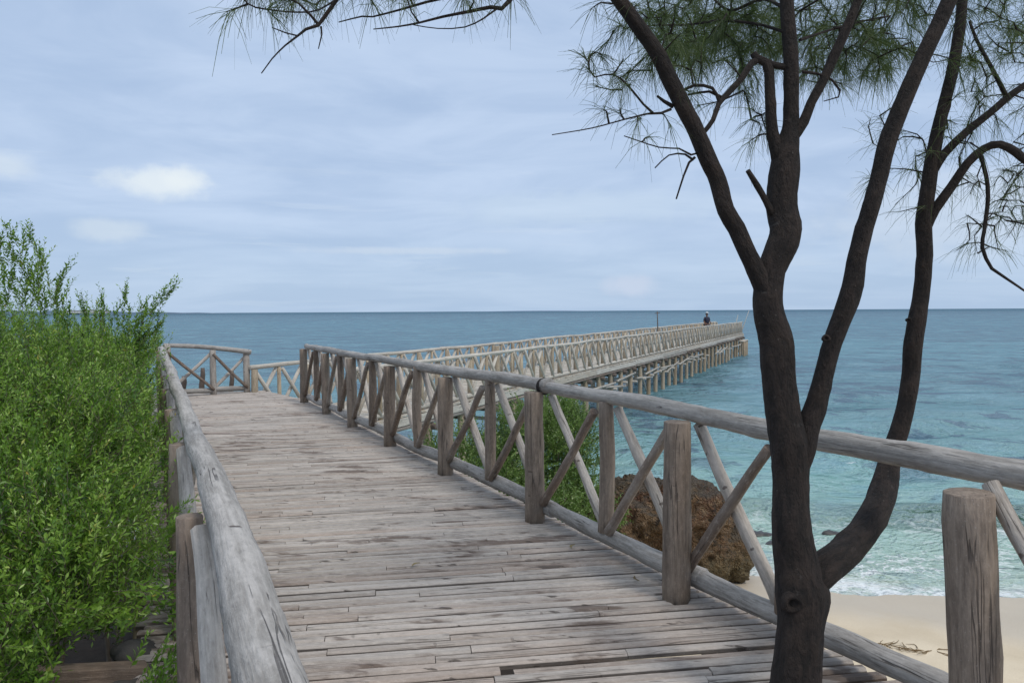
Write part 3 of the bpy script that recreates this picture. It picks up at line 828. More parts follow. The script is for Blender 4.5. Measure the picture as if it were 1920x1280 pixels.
# pole, person and leaning poles at the pier end
pb = pt(near_line, LN, 28.5 + 5, PZ - .03, .0)
for s_ in np.arange(20, 55, .25):
    p_ = pt(near_line, LN, s_, PZ, -.25)
    if 960 + F * p_.x / p_.y > 1232: break
o = empty('pole', (p_.x, p_.y, PZ), 'thin dark upright pole standing above the pier railing halfway along', 'pole')
log('shaft', o, M_dark, [(p_.x, p_.y, PZ - .02), (p_.x + .02, p_.y, PZ + 1.1), (p_.x - .01, p_.y, PZ + 2.1)], [.032, .03, .024], seg=7, step=.4, tint=.1)
log('crosspiece', o, M_dark, [(p_.x - .13, p_.y, PZ + 2.0), (p_.x + .12, p_.y, PZ + 2.03)], [.02, .018], seg=6, nseg=1, tint=.1)
for i_, (dx, dz2, lab) in enumerate(((.9, 2.1, 'thin leaning pole at the seaward end of the pier, the longer of two'), (.4, 1.7, 'thin leaning pole at the seaward end of the pier, the shorter of two'))):
    e_ = pt(near_line, LN, TOT - .3, PZ, -.2 - i_ * .5)
    o = empty('leaning_pole', tuple(e_), lab, 'pole')
    log('shaft', o, M_pier, [e_ + Vector((0, 0, -.2)), e_ + Vector((dx, .2, dz2))], [.03, .022], seg=6, nseg=3, tint=.5)
    log('crosspiece', o, M_pier, [e_ + Vector((dx * .2, -.2, .35)), e_ + Vector((dx * .7, .1, 1.4))], [.018, .015], seg=6, nseg=1, tint=.3)
# broken timber lying at the pier head
o = empty('pier_head_platform', tuple(pt(near_line, LN, TOT - 1, -1.1)), 'low landing of rough logs at the end of the pier, below its deck', 'landing')
for i_ in range(9):
    a = pt(near_line, LN, TOT - 2.2 + .3 * i_, -1.15 + random.uniform(-.05, .05), -.4); b = pt(near_line, LN, TOT - 2.2 + .3 * i_, -1.15 + random.uniform(-.05, .05), .5)
    log('landing_log', o, M_pier, [a, b], [.07, .065], seg=7, nseg=2)
for i_ in range(4):
    a = pt(near_line, LN, TOT - 2.2 + .75 * i_, -1.2, .4)
    log('pile', o, M_pile, [a, Vector((a.x, a.y, SEA - .8))], [.09, .09], seg=7, nseg=2, tint=.7)

def skin_obj(name, verts, edges, radii, mat, parent, sub=1, root=0):
    me = bpy.data.meshes.new(name); me.from_pydata(verts, edges, [])
    o = bpy.data.objects.new(name, me); COL.objects.link(o)
    sk = o.modifiers.new('skin', 'SKIN'); me.skin_vertices if me.skin_vertices else None
    if not me.skin_vertices:
        bpy.context.view_layer.objects.active = o
    for i, r in enumerate(radii):
        me.skin_vertices[0].data[i].radius = (r, r) if not isinstance(r, tuple) else r
    me.skin_vertices[0].data[root].use_root = True
    sb = o.modifiers.new('sub', 'SUBSURF'); sb.levels = sub; sb.render_levels = sub
    dg = bpy.context.evaluated_depsgraph_get(); dg.update()
    m2 = bpy.data.meshes.new_from_object(o.evaluated_get(dg)); m2.name = name
    bpy.data.objects.remove(o); 
    for p in m2.polygons: p.use_smooth = True
    m2.materials.clear(); m2.materials.append(mat)
    return new_obj(name, m2, parent)
def flat(name, c, r=.8):
    m, k = material(name)
    ps = k.n('ShaderNodeNewGeometry').outputs['Position']
    finish(k, principled(k, Base_Color=k.mix(k.noise(ps, 9., 3.), c, tuple(min(1, x * 1.3) for x in c)), Roughness=r)); return m
M_skin = flat('skin', (.19, .10, .065)); M_navy = flat('navy_cloth', (.012, .016, .035)); M_trou = flat('dark_trousers', (.02, .022, .03)); M_cap = flat('pale_cap', (.42, .45, .45)); M_hair = flat('dark_hair', (.012, .01, .01))
for s_ in np.arange(20, 60, .2):
    p_ = pt(near_line, LN, s_, PZ + .02, -1.3)
    if 960 + F * p_.x / p_.y > 1325: break
per = empty('person', tuple(p_), 'person in dark navy clothes and a pale cap standing far out on the pier', 'person')
bv = [(0, 0, .98), (0, 0, 1.18), (0, 0.01, 1.38), (0, .01, 1.52), (0, .0, 1.60), (0, -.01, 1.70), (0, -.01, 1.80),
      (.19, .0, 1.46), (.24, -.02, 1.20), (.17, -.22, 1.08), (.12, -.32, 1.14),
      (-.19, 0, 1.46), (-.26, .02, 1.20), (-.24, -.10, .98), (-.23, -.15, .90),
      (.10, 0, .90), (.12, -.02, .50), (.12, .03, .08), (.13, -.12, .04),
      (-.10, 0, .90), (-.13, -.02, .50), (-.13, .03, .08), (-.14, -.12, .04)]
be = [(0, 1), (1, 2), (2, 3), (3, 4), (4, 5), (5, 6), (2, 7), (7, 8), (8, 9), (9, 10), (2, 11), (11, 12), (12, 13), (13, 14), (0, 15), (15, 16), (16, 17), (17, 18), (0, 19), (19, 20), (20, 21), (21, 22)]
brd = [.14, .13, .15, .07, .055, .09, .085, .065, .045, .038, .035, .065, .045, .038, .035, .09, .06, .042, .04, .09, .06, .042, .04]
try:
    sv = skin_obj('body', bv, be, brd, M_skin, per)
    skin_obj('shirt', [bv[i] for i in (0, 1, 2, 3, 7, 8, 11, 12)], [(0, 1), (1, 2), (2, 3), (2, 4), (4, 5), (2, 6), (6, 7)], [.175, .165, .175, .075, .08, .062, .08, .062], M_navy, per)
    skin_obj('trousers', [bv[i] for i in (0, 15, 16, 17, 19, 20, 21)], [(0, 1), (1, 2), (2, 3), (0, 4), (4, 5), (5, 6)], [.16, .11, .08, .065, .11, .08, .065], M_trou, per)
    bm = bmesh.new(); bmesh.ops.create_uvsphere(bm, u_segments=12, v_segments=8, radius=.115)
    for v in bm.verts:
        if v.co.z < 0: v.co.z *= .15
        if v.co.y < -.06 and v.co.z < .02: v.co.y *= 1.7
        v.co += Vector((0, -.01, 1.80))
    bm_obj('cap', bm, per, M_cap, True)
    bm = bmesh.new(); bmesh.ops.create_uvsphere(bm, u_segments=10, v_segments=8, radius=.1)
    for v in bm.verts: v.co.z *= .7; v.co += Vector((0, .02, 1.74))
    bm_obj('hair', bm, per, M_hair, True)
except Exception as ex:
    print('person failed', ex)
per.rotation_euler.z = math.radians(25); per.scale = (1.06, 1.06, 1.05)

# ------------------------------------------------------------------ casuarina tree
random.seed(5); rng = np.random.default_rng(17)
tree = empty('casuarina_tree', (1.09, 2.75, -1.2), 'dark many-stemmed casuarina tree rising through the boardwalk in front of the right railing', 'tree')
TO = np.array(tree.location)
TN = []      # attachment nodes
def limb(name, pl, seg=18, step=.035, rough=.05, knots=6, wob=.004, start=None, cap=True, nodes=True, pre=False):
    """pl: (px, py, depth, width px)"""
    P = [at(a, b, c) for a, b, c, d in pl]; R_ = [d / 2 / F * c * (.88 if d > 12 else 1) for a, b, c, d in pl]
    if start is not None: P.insert(0, Vector(start[0])); R_.insert(0, start[1])
    if pre:
        for dz_, rr_2 in ((.16, .103), (.4, .11), (.8, .125), (1.35, .155)):
            P.insert(0, Vector(at(1490, 1300, 2.84)) - Vector((-.01, .01, dz_))); R_.insert(0, rr_2)
    V, Fc, lc, tt = tube(P, R_, seg=seg, step=step, rough=rough, knots=int(knots * 1.5), wob=wob, cap=cap, kamp=(.06, .18))
    new_obj(name, mesh_np(name, V - TO, Fc, {'lc': lc, 'tint': tt}, True), tree, M_bark)
    if nodes:
        c, r = catmull(P, R_, .06)
        for q, rr in zip(c, r):
            if q[2] > 2.0: TN.append((q, rr))
D = 2.95
b0 = at(1490, 1300, 2.82)
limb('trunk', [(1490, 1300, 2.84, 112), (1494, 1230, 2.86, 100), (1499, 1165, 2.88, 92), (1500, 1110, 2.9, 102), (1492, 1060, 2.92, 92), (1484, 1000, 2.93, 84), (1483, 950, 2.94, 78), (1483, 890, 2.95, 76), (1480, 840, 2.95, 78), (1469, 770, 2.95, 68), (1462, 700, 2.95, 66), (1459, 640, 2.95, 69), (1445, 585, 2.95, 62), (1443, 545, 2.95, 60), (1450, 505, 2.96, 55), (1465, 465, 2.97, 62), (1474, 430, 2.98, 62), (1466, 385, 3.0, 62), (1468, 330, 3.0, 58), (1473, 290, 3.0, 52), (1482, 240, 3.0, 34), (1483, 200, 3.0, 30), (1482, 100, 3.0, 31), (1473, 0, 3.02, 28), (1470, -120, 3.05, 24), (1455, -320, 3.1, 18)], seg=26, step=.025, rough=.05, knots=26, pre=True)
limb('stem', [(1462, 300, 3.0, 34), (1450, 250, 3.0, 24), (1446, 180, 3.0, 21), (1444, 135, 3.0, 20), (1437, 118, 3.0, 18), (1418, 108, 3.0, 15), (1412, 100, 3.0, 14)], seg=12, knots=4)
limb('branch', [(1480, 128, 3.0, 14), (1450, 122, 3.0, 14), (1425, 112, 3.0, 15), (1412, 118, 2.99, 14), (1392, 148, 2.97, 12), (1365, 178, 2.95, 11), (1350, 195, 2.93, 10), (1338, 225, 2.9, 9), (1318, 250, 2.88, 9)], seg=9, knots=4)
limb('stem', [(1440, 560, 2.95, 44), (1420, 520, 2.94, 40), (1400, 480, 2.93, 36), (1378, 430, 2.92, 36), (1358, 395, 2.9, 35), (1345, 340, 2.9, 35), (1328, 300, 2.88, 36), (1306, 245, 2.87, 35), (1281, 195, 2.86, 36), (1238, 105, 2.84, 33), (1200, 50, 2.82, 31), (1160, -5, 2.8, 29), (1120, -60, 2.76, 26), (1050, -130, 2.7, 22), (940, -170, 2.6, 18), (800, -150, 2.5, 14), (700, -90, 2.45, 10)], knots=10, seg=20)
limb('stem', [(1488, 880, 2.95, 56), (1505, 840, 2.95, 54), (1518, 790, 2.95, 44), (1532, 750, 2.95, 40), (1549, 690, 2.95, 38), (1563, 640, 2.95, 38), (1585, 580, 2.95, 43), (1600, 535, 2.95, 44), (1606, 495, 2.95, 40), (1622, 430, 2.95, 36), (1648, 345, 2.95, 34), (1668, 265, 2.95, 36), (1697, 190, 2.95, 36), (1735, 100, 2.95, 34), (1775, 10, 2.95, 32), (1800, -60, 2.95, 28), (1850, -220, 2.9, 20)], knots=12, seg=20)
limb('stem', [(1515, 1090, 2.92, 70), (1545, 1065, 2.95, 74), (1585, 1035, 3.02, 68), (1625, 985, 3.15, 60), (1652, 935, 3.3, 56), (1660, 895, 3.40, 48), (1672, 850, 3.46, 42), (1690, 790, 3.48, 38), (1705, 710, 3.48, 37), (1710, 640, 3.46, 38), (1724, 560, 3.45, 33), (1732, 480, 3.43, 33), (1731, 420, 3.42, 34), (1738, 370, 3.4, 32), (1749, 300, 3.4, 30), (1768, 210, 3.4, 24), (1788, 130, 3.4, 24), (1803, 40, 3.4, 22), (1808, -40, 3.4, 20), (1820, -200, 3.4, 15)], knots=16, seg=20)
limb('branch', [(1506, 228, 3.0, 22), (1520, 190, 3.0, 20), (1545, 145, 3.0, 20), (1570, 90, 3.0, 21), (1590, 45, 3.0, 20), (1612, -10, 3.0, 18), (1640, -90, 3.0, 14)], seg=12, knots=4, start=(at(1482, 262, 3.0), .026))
limb('branch', [(1736, 425, 3.42, 24), (1755, 392, 3.4, 20), (1785, 350, 3.38, 19), (1815, 305, 3.36, 18), (1845, 278, 3.34, 17), (1875, 270, 3.3, 17), (1905, 285, 3.28, 18), (1930, 305, 3.26, 17), (1990, 330, 3.2, 14)], seg=12, knots=5)
limb('branch', [(1748, 320, 3.4, 24), (1770, 290, 3.38, 17), (1812, 250, 3.36, 16), (1860, 212, 3.34, 15), (1900, 178, 3.32, 15), (1950, 145, 3.3, 13), (2050, 90, 3.2, 9)], seg=11, knots=4)
limb('branch', [(1836, 282, 3.34, 9), (1842, 305, 3.34, 8), (1848, 330, 3.33, 8), (1852, 370, 3.32, 8), (1846, 430, 3.31, 7), (1842, 465, 3.3, 7), (1860, 505, 3.3, 6), (1885, 522, 3.28, 5), (1925, 548, 3.27, 4)], seg=7, step=.05, knots=3)
limb('branch', [(1888, 183, 3.32, 10), (1870, 150, 3.33, 8), (1848, 110, 3.35, 7), (1830, 75, 3.38, 6), (1818, 40, 3.4, 5)], seg=7, step=.05, knots=3)
limb('broken_stub', [(1447, 400, 2.98, 16), (1436, 378, 2.96, 13), (1420, 350, 2.95, 12), (1402, 320, 2.93, 9)], seg=9, knots=2, nodes=False)
# thin hand-placed branches at the left of the crown and top-left of the view
for pl in (
    [(1330, 265, 2.88, 6), (1315, 285, 2.87, 4), (1295, 290, 2.86, 4), (1272, 278, 2.85, 3), (1235, 276, 2.84, 2.5), (1170, 255, 2.83, 2)],
    [(1303, 295, 2.87, 6), (1292, 305, 2.87, 5), (1282, 330, 2.86, 4), (1268, 373, 2.85, 3)],
    [(1300, 300, 2.87, 5), (1285, 290, 2.86, 4), (1255, 292, 2.85, 3), (1228, 315, 2.85, 2.5)],
    [(1262, 200, 2.86, 8), (1245, 190, 2.85, 6), (1232, 180, 2.84, 4)],
    [(1258, 205, 2.85, 6), (1240, 212, 2.84, 5), (1215, 213, 2.83, 4), (1170, 224, 2.8, 3), (1110, 240, 2.78, 2.5), (1035, 253, 2.75, 2)],
    [(1225, 213, 2.83, 5), (1205, 195, 2.82, 4), (1180, 165, 2.81, 4), (1150, 140, 2.8, 3), (1115, 145, 2.79, 2.5)],
    [(1350, 195, 2.93, 7), (1335, 165, 2.93, 6), (1300, 160, 2.93, 6), (1275, 172, 2.93, 4)],
    [(1352, 182, 2.94, 6), (1330, 172, 2.95, 5), (1290, 178, 2.95, 4)],
    [(700, -90, 2.45, 9), (655, -30, 2.45, 8), (630, 5, 2.45, 7), (612, 30, 2.45, 7), (598, 48, 2.44, 6), (575, 55, 2.43, 5), (558, 68, 2.42, 4), (535, 85, 2.41, 3), (510, 110, 2.4, 2.5), (490, 138, 2.4, 2)],
    [(598, 48, 2.44, 6), (583, 30, 2.44, 5), (560, 8, 2.44, 4), (530, -8, 2.44, 3), (490, -20, 2.44, 3)],
    [(602, 50, 2.44, 4), (603, 65, 2.44, 3), (597, 92, 2.44, 2)],
    [(560, 68, 2.42, 3), (535, 62, 2.42, 2.5), (510, 52, 2.42, 2)],
    [(940, -170, 2.6, 12), (975, -60, 2.6, 10), (955, 0, 2.58, 9), (940, 15, 2.57, 8), (920, 12, 2.56, 7), (880, 20, 2.55, 6), (830, 30, 2.54, 5), (785, 42, 2.53, 4), (745, 50, 2.52, 3), (700, 55, 2.52, 2)],
    [(930, 18, 2.56, 4), (905, 35, 2.55, 3), (870, 50, 2.55, 2.5), (820, 53, 2.54, 2), (775, 47, 2.54, 2)],
    [(890, -50, 2.6, 6), (850, -10, 2.6, 5), (800, 5, 2.6, 5), (750, 20, 2.6, 4), (700, 33, 2.6, 3), (680, 32, 2.6, 3), (635, 42, 2.6, 2)],
    [(440, -30, 2.44, 3), (465, 8, 2.44, 3), (500, 20, 2.44, 3), (560, 26, 2.44, 3), (600, 20, 2.44, 3), (640, -8, 2.45, 4)],
    [(1800, -40, 2.95, 8), (1700, -20, 2.9, 5), (1600, -30, 2.9, 4), (1500, 20, 3.2, 4)],
    [(1470, 60, 3.0, 7), (1420, 45, 3.1, 6), (1350, 40, 3.2, 5), (1290, 48, 3.3, 4), (1210, 48, 3.3, 2.5)],
    [(1478, 20, 3.0, 7), (1430, 0, 3.2, 6), (1370, 20, 3.4, 5), (1320, -20, 3.5, 4)],
    [(1500, 75, 3.0, 7), (1540, 60, 3.1, 5), (1600, 45, 3.3, 4), (1670, 30, 3.5, 3)],
    [(1504, 135, 3.0, 6), (1530, 138, 3.0, 5), (1560, 150, 3.0, 4), (1575, 170, 3.0, 4), (1572, 182, 3.0, 3), (1545, 190, 3.0, 2)],
):
    limb('twig', pl, seg=6, step=.04, knots=2, wob=.003, rough=.08)

# tufts of needle-like branchlets joined to the nearest wood
regions = [  # px0, px1, py0, py1, d0, d1, count, needles
    (1210, 1480, -80, 95, 3.1, 4.9, 165, 48), (1310, 1480, 20, 135, 3.1, 4.6, 50, 44), (1490, 1740, -80, 115, 3.1, 4.9, 165, 46), (1500, 1690, 50, 160, 3.2, 4.8, 50, 40), (1240, 1400, 60, 130, 3.2, 4.6, 24, 40), (1095, 1290, 0, 215, 2.75, 3.2, 38, 30),
    (1280, 1420, 80, 200, 2.9, 3.8, 20, 32), (1780, 1990, -80, 130, 3.1, 4.4, 75, 40), (1790, 1960, 110, 250, 3.1, 4.0, 26, 30), (1770, 1960, 250, 480, 3.2, 4.0, 62, 13), (1620, 1780, 200, 420, 3.2, 3.8, 12, 16),
    (430, 700, -110, 10, 2.4, 2.7, 36, 34), (720, 960, -110, 0, 2.45, 2.8, 26, 32), (1600, 1700, 190, 260, 3.3, 3.8, 4, 22), (1610, 1740, 290, 345, 3.3, 3.6, 7, 26), (1390, 1460, 180, 245, 3.0, 3.2, 4, 22),
    (1100, 2000, -420, -80, 2.6, 4.6, 130, 34), (1160, 1260, 215, 260, 2.8, 2.9, 4, 18)]
tufts = []
for (a, b, c, d, e1, e2, n, nn) in regions:
    for _ in range(n):
        p = at(random.uniform(a, b), random.uniform(c, d), random.uniform(e1, e2)); tufts.append((np.array(p), nn))
for px, py, dd in ((425, 22, 2.42), (505, 15, 2.43), (512, 25, 2.43), (1405, 265, 3.0), (1412, 205, 3.02), (1130, 205, 2.78), (1095, 105, 2.78), (1105, 130, 2.78), (1170, 110, 2.8)):
    tufts.append((np.array(at(px, py, dd)), 26))
nodes = [q for q, r in TN]; NP = np.array(nodes)
order = sorted(range(len(tufts)), key=lambda i: np.min(np.linalg.norm(NP - tufts[i][0], axis=1)))
tw = Acc(); nv = []; nt = []; NPl = NP.copy()
def needle_batch(base, dirs, L, w_, droop):
    """ribbons of two quads; returns V (n,6,3)"""
    n = len(base)
    dirs = dirs / np.linalg.norm(dirs, axis=1)[:, None]
    side = np.cross(dirs, rng.normal(size=(n, 3))); side /= np.linalg.norm(side, axis=1)[:, None]
    p1 = base + dirs * (L * .5)[:, None] + np.array([0, 0, -1]) * (droop * L * .12)[:, None]
    p2 = base + dirs * (L * .92)[:, None] + np.array([0, 0, -1]) * (droop * L * .48)[:, None]
    s = side * (w_ / 2)[:, None]
    return np.stack([base - s, base + s, p1 + s, p1 - s, p2 + s * .5, p2 - s * .5], 1)
NV = []; NT = []
for i in order:
    c, nn = tufts[i]
    dd = np.linalg.norm(NPl - c, axis=1); j = int(np.argmin(dd)); a = NPl[j]; L = dd[j]
    if L > 1.1: continue
    if L > .03:
        mid = (a + c) / 2 + rng.normal(0, .10 * L, 3) + np.array([0, 0, .08 * L])
        P, Rr = catmull([a, mid, c], [.0042, .003, .0016], max(.05, L / 5))
        g = tube(P, Rr, seg=4, rough=.0, cap=False); tw.add(*g)
        NPl = np.concatenate([NPl, P[1:]])
        ax = c - P[-2]; path = P
    else: ax = rng.normal(size=3); path = np.array([a, c])
    ax = ax / (np.linalg.norm(ax) + 1e-6)
    tt = rng.uniform(0, 1, nn) ** .6
    src = c[None] - ax[None] * (np.minimum(L, .16) * (1 - tt))[:, None]
    dirs = ax[None] * .8 + rng.normal(0, .55, (nn, 3)) + np.array([0, 0, -.15])
    LL = rng.uniform(.06, .15, nn); wv = rng.uniform(.0012, .0022, nn)
    NV.append(needle_batch(src, dirs, LL, wv, rng.uniform(.2, 1.3, nn))); NT.append(np.repeat(np.clip(rng.uniform(0, .75) + rng.uniform(0, .25, nn), 0, 1), 6))
    if rng.random() < .12:   # a little cone
        pass
NVa = np.concatenate(NV); n = len(NVa)
idx = (np.arange(n) * 6)[:, None]
Q = np.concatenate([idx + np.array([0, 1, 2, 3]), idx + np.array([3, 2, 4, 5])])
new_obj('needles', mesh_np('needles', NVa.reshape(-1, 3) - TO, Q, {'tint': np.concatenate(NT)}), tree, M_needle, 'stuff')
new_obj('twigs', tw.mesh('twigs', TO, True), tree, M_bark, 'stuff')
# branch scars: a raised ring with a dark hollow
def scar(px, py, depth, r, dirx=0., dirz=0.):
    bm = bmesh.new()
    c = at(px, py, depth)
    ax = Vector((dirx, -1, dirz)).normalized(); u = ax.cross(Vector((0, 0, 1))).normalized(); v = u.cross(ax)
    rings = [(1.45, -.5), (1.15, .25), (.95, .42), (.72, .30), (.5, -.05), (.05, -.55)]
    vs = []
    for (rr, hh) in rings:
        vs.append([bm.verts.new(c + (u * math.cos(t_) + v * math.sin(t_) * .85) * r * rr * (1 + .08 * math.sin(3 * t_ + px)) + ax * r * hh - Vector(TO)) for t_ in [kk / 14 * 6.283 for kk in range(14)]])
    for i in range(len(vs) - 1):
        for j in range(14): bm.faces.new([vs[i][j], vs[i][(j + 1) % 14], vs[i + 1][(j + 1) % 14], vs[i + 1][j]])
    bm.faces.new(vs[-1])
    me = bpy.data.meshes.new('branch_scar'); bm.to_mesh(me); bm.free()
    a_ = me.attributes.new('lc', 'FLOAT_VECTOR', 'POINT')
    co = np.zeros(len(me.vertices) * 3, np.float32); me.vertices.foreach_get('co', co); a_.data.foreach_set('vector', co)
    for p in me.polygons: p.use_smooth = True
    new_obj('branch_scar', me, tree, M_bark)
scar(1487, 1131, 2.90 - .086, .034, -.1)
scar(1480, 641, 2.95 - .042, .018, .6, -.1)
scar(1549, 634, 2.95 - .035, .012, -.3)
scar(1704, 600, 3.46 - .035, .010, -.5)

# ------------------------------------------------------------------ shrubs
def shrub(name, label, blobs, nshoot, nleaf, mat, leaf, root, rs, extra_shoots=(), clip=None, stem_r=.02, spread=.55, shoot_len=(.14, .34), wid=.36):
    g = np.random.default_rng(rs)
    o = empty(name, root, label, 'shrub'); O = np.array(root)
    vol = np.array([b[3] * b[4] * b[5] for b in blobs]) ** .67; vol /= vol.sum()
    bi = g.choice(len(blobs), nshoot, p=vol)
    B = np.array(blobs)[bi]
    d = g.normal(size=(nshoot, 3)); d /= np.linalg.norm(d, axis=1)[:, None]
    rad = 1 - np.abs(g.normal(0, .17, nshoot)); rad = np.clip(rad, .25, 1.04)
    # lumpy crown
    lump = np.array([mnoise.noise(Vector((q[0] * 2.6 + b * 7.1, q[1] * 2.6, q[2] * 2.6))) for q, b in zip(d, bi)])
    fine_ = np.array([mnoise.noise(Vector((q[0] * 6 + b * 3.3, q[1] * 6, q[2] * 6 + 9))) for q, b in zip(d, bi)])
    rad = rad * (1 + .42 * lump + .24 * fine_)
    P = B[:, :3] + d * rad[:, None] * B[:, 3:6]
    dirs = d * .8 + np.array([0, 0, .5]) + g.normal(0, .5, (nshoot, 3))
    ln = g.uniform(*shoot_len, nshoot)
    if clip is not None:
        kp = clip(P); P, dirs, ln = P[kp], dirs[kp], ln[kp]
    for (q, dr, l) in extra_shoots:
        P = np.vstack([P, np.array(q)[None]]); dirs = np.vstack([dirs, np.array(dr)[None]]); ln = np.append(ln, l)
    dirs /= np.linalg.norm(dirs, axis=1)[:, None]
    ns = len(P)
    # curved shoots
    bend = g.normal(0, .25, (ns, 3)) + np.array([0, 0, .2])
    T_ = (np.arange(nleaf) + .5) / nleaf
    tt = np.broadcast_to(T_, (ns, nleaf)) + g.uniform(-.4, .4, (ns, nleaf)) / nleaf
    base = P[:, None] + (dirs[:, None] * (tt - .45)[..., None] + bend[:, None] * ((tt ** 2) * .35)[..., None]) * ln[:, None, None]
    ref = np.cross(dirs, g.normal(size=(ns, 3))); ref /= np.linalg.norm(ref, axis=1)[:, None]
    ref2 = np.cross(dirs, ref)
    ang = g.uniform(0, 6.28, (ns, 1)) + np.arange(nleaf)[None] * 2.4 + g.normal(0, .3, (ns, nleaf))
    outw = ref[:, None] * np.cos(ang)[..., None] + ref2[:, None] * np.sin(ang)[..., None]
    ld = outw * .8 + dirs[:, None] * .75 + np.array([0, 0, .12]) + g.normal(0, .15, (ns, nleaf, 3))
    ld /= np.linalg.norm(ld, axis=2)[..., None]
    LL = g.uniform(leaf * .65, leaf * 1.25, (ns, nleaf)) * (1 - .35 * tt)
    nrm = np.cross(ld, np.cross(dirs[:, None] + g.normal(0, .3, (ns, nleaf, 3)), ld)); nrm /= np.linalg.norm(nrm, axis=2)[..., None] + 1e-9
    sd2 = np.cross(ld, nrm)
    Wd = LL * wid / 2
    v0 = base; v1 = base + ld * (LL * .55)[..., None] + sd2 * Wd[..., None] + nrm * (Wd * .35)[..., None]
    v2 = base + ld * LL[..., None]; v3 = base + ld * (LL * .55)[..., None] - sd2 * Wd[..., None] + nrm * (Wd * .35)[..., None]
    V = np.stack([v0, v1, v2, v3], 2).reshape(-1, 3)
    n = ns * nleaf
    idx = (np.arange(n) * 4)[:, None]
    Fq = np.concatenate([idx + np.array([0, 1, 2]), idx + np.array([0, 2, 3])])
    st = g.uniform(.02, .70, (ns, 1))
    ti = np.clip(st + .28 * tt ** 2 + g.normal(0, .10, (ns, nleaf)), 0, .985)
    ti[g.random((ns, nleaf)) < .003] = 1.
    new_obj('foliage', mesh_np('foliage', V - O, Fq, {'tint': np.repeat(ti.ravel(), 4)}), o, mat, 'stuff')
    # shoots' own stalks
    a = Acc()
    A0 = P - dirs * (.5 * ln)[:, None]; A1 = P + (dirs * .5 + bend * .3) * ln[:, None]
    s1 = ref * .0014; s2 = ref2 * .0014
    Vt = np.stack([A0 + s1, A0 - s1 * .5 + s2, A0 - s1 * .5 - s2, A1 + s1 * .4, A1 - s1 * .2 + s2 * .4, A1 - s1 * .2 - s2 * .4], 1).reshape(-1, 3)
    idx = (np.arange(ns) * 6)[:, None]
    Fq = np.concatenate([idx + np.array(q) for q in ([0, 1, 4, 3], [1, 2, 5, 4], [2, 0, 3, 5])])
    new_obj('twigs', mesh_np('twigs', Vt - O, Fq, {'lc': Vt, 'tint': np.zeros(len(Vt))}), o, M_stem, 'stuff')
    # main stems from the root to crown points
    ends = P[g.choice(ns, min(26, ns), replace=False)]
    r0_ = np.array(root)
    for kx, e in enumerate(ends):
        b = r0_ + np.array([g.normal(0, spread * .5), g.normal(0, spread), 0])
        b[2] = float(ground_z(b[0], b[1])) - .05
        mid = b * .5 + e * .5 + np.array([g.normal(0, .12), g.normal(0, .12), .1 * abs(e[2] - b[2])])
        V_, F_, lc_, t_ = tube([b, mid, e], [stem_r, stem_r * .6, .005], seg=6, step=.12, rough=.08, wob=.01)
        new_obj('stem', mesh_np('stem', V_ - O, F_, {'lc': lc_, 'tint': t_}, True), o, M_stem)
    return o
def left_clip(P):     # stay outside the left railing
    lim = KA + KB * P[:, 1] - .12 - .14 * np.clip((P[:, 1] - 3.2) / 1.5, 0, 1) + .15 * (P[:, 2] > 1.25)
    u_ = P[:, 0] / P[:, 1]; v_ = (1.6 - P[:, 2]) / P[:, 1]
    prune = ((u_ > -.505) & (v_ > .35)) | ((u_ > -.62) & (v_ > .425)) | ((u_ > -.455) & (v_ > .17) & (P[:, 1] < 4.4) & (v_ < .3) & (u_ > -.44))
    return ~prune & (P[:, 0] > -.80 * P[:, 1] - .35) & (P[:, 0] < lim + .0) & (P[:, 1] > 1.9) & ~((P[:, 0] > -2.05) & (P[:, 1] < 3.9) & (P[:, 2] < -.02))
ex = []
rg = np.random.default_rng(3)
def spray(p0, p1, depth, n, j=.05):      # upright leafy twigs that make the outline
    for q in np.linspace(0, 1, n):
        c = at(p0[0] + (p1[0] - p0[0]) * q, p0[1] + (p1[1] - p0[1]) * q, depth)
        dr = Vector(at(*p1, depth)) - Vector(at(*p0, depth)); dr.normalize()
        for _ in range(2):
            ex.append((tuple(np.array(c) + rg.normal(0, j * (1 - .75 * q), 3)), tuple(np.array(dr) + rg.normal(0, .3, 3)), rg.uniform(.12, .24)))
for a_, b_, dd_, n_ in (((245, 640), (322, 541), 5.6, 12), ((230, 640), (230, 552), 5.6, 8), ((200, 640), (188, 565), 5.6, 8), ((170, 650), (155, 570), 5.6, 7), ((262, 660), (268, 575), 5.6, 8), ((60, 560), (60, 440), 4.8, 10), ((40, 560), (22, 440), 4.8, 10), ((90, 600), (118, 515), 4.9, 8), ((80, 580), (78, 490), 4.9, 8), ((0, 560), (0, 445), 4.8, 8), ((120, 640), (108, 545), 5.2, 8), ((250, 690), (298, 608), 5.6, 8), ((290, 740), (297, 690), 5.4, 4),
                        ((300, 1120), (345, 1150), 2.75, 5), ((290, 1060), (350, 1075), 2.8, 4), ((300, 990), (340, 960), 3.2, 4), ((290, 1280), (345, 1215), 2.6, 6), ((310, 1290), (330, 1240), 2.6, 5), ((295, 900), (325, 850), 3.7, 4), ((285, 830), (310, 790), 4.4, 4)):
    spray(a_, b_, dd_, n_)
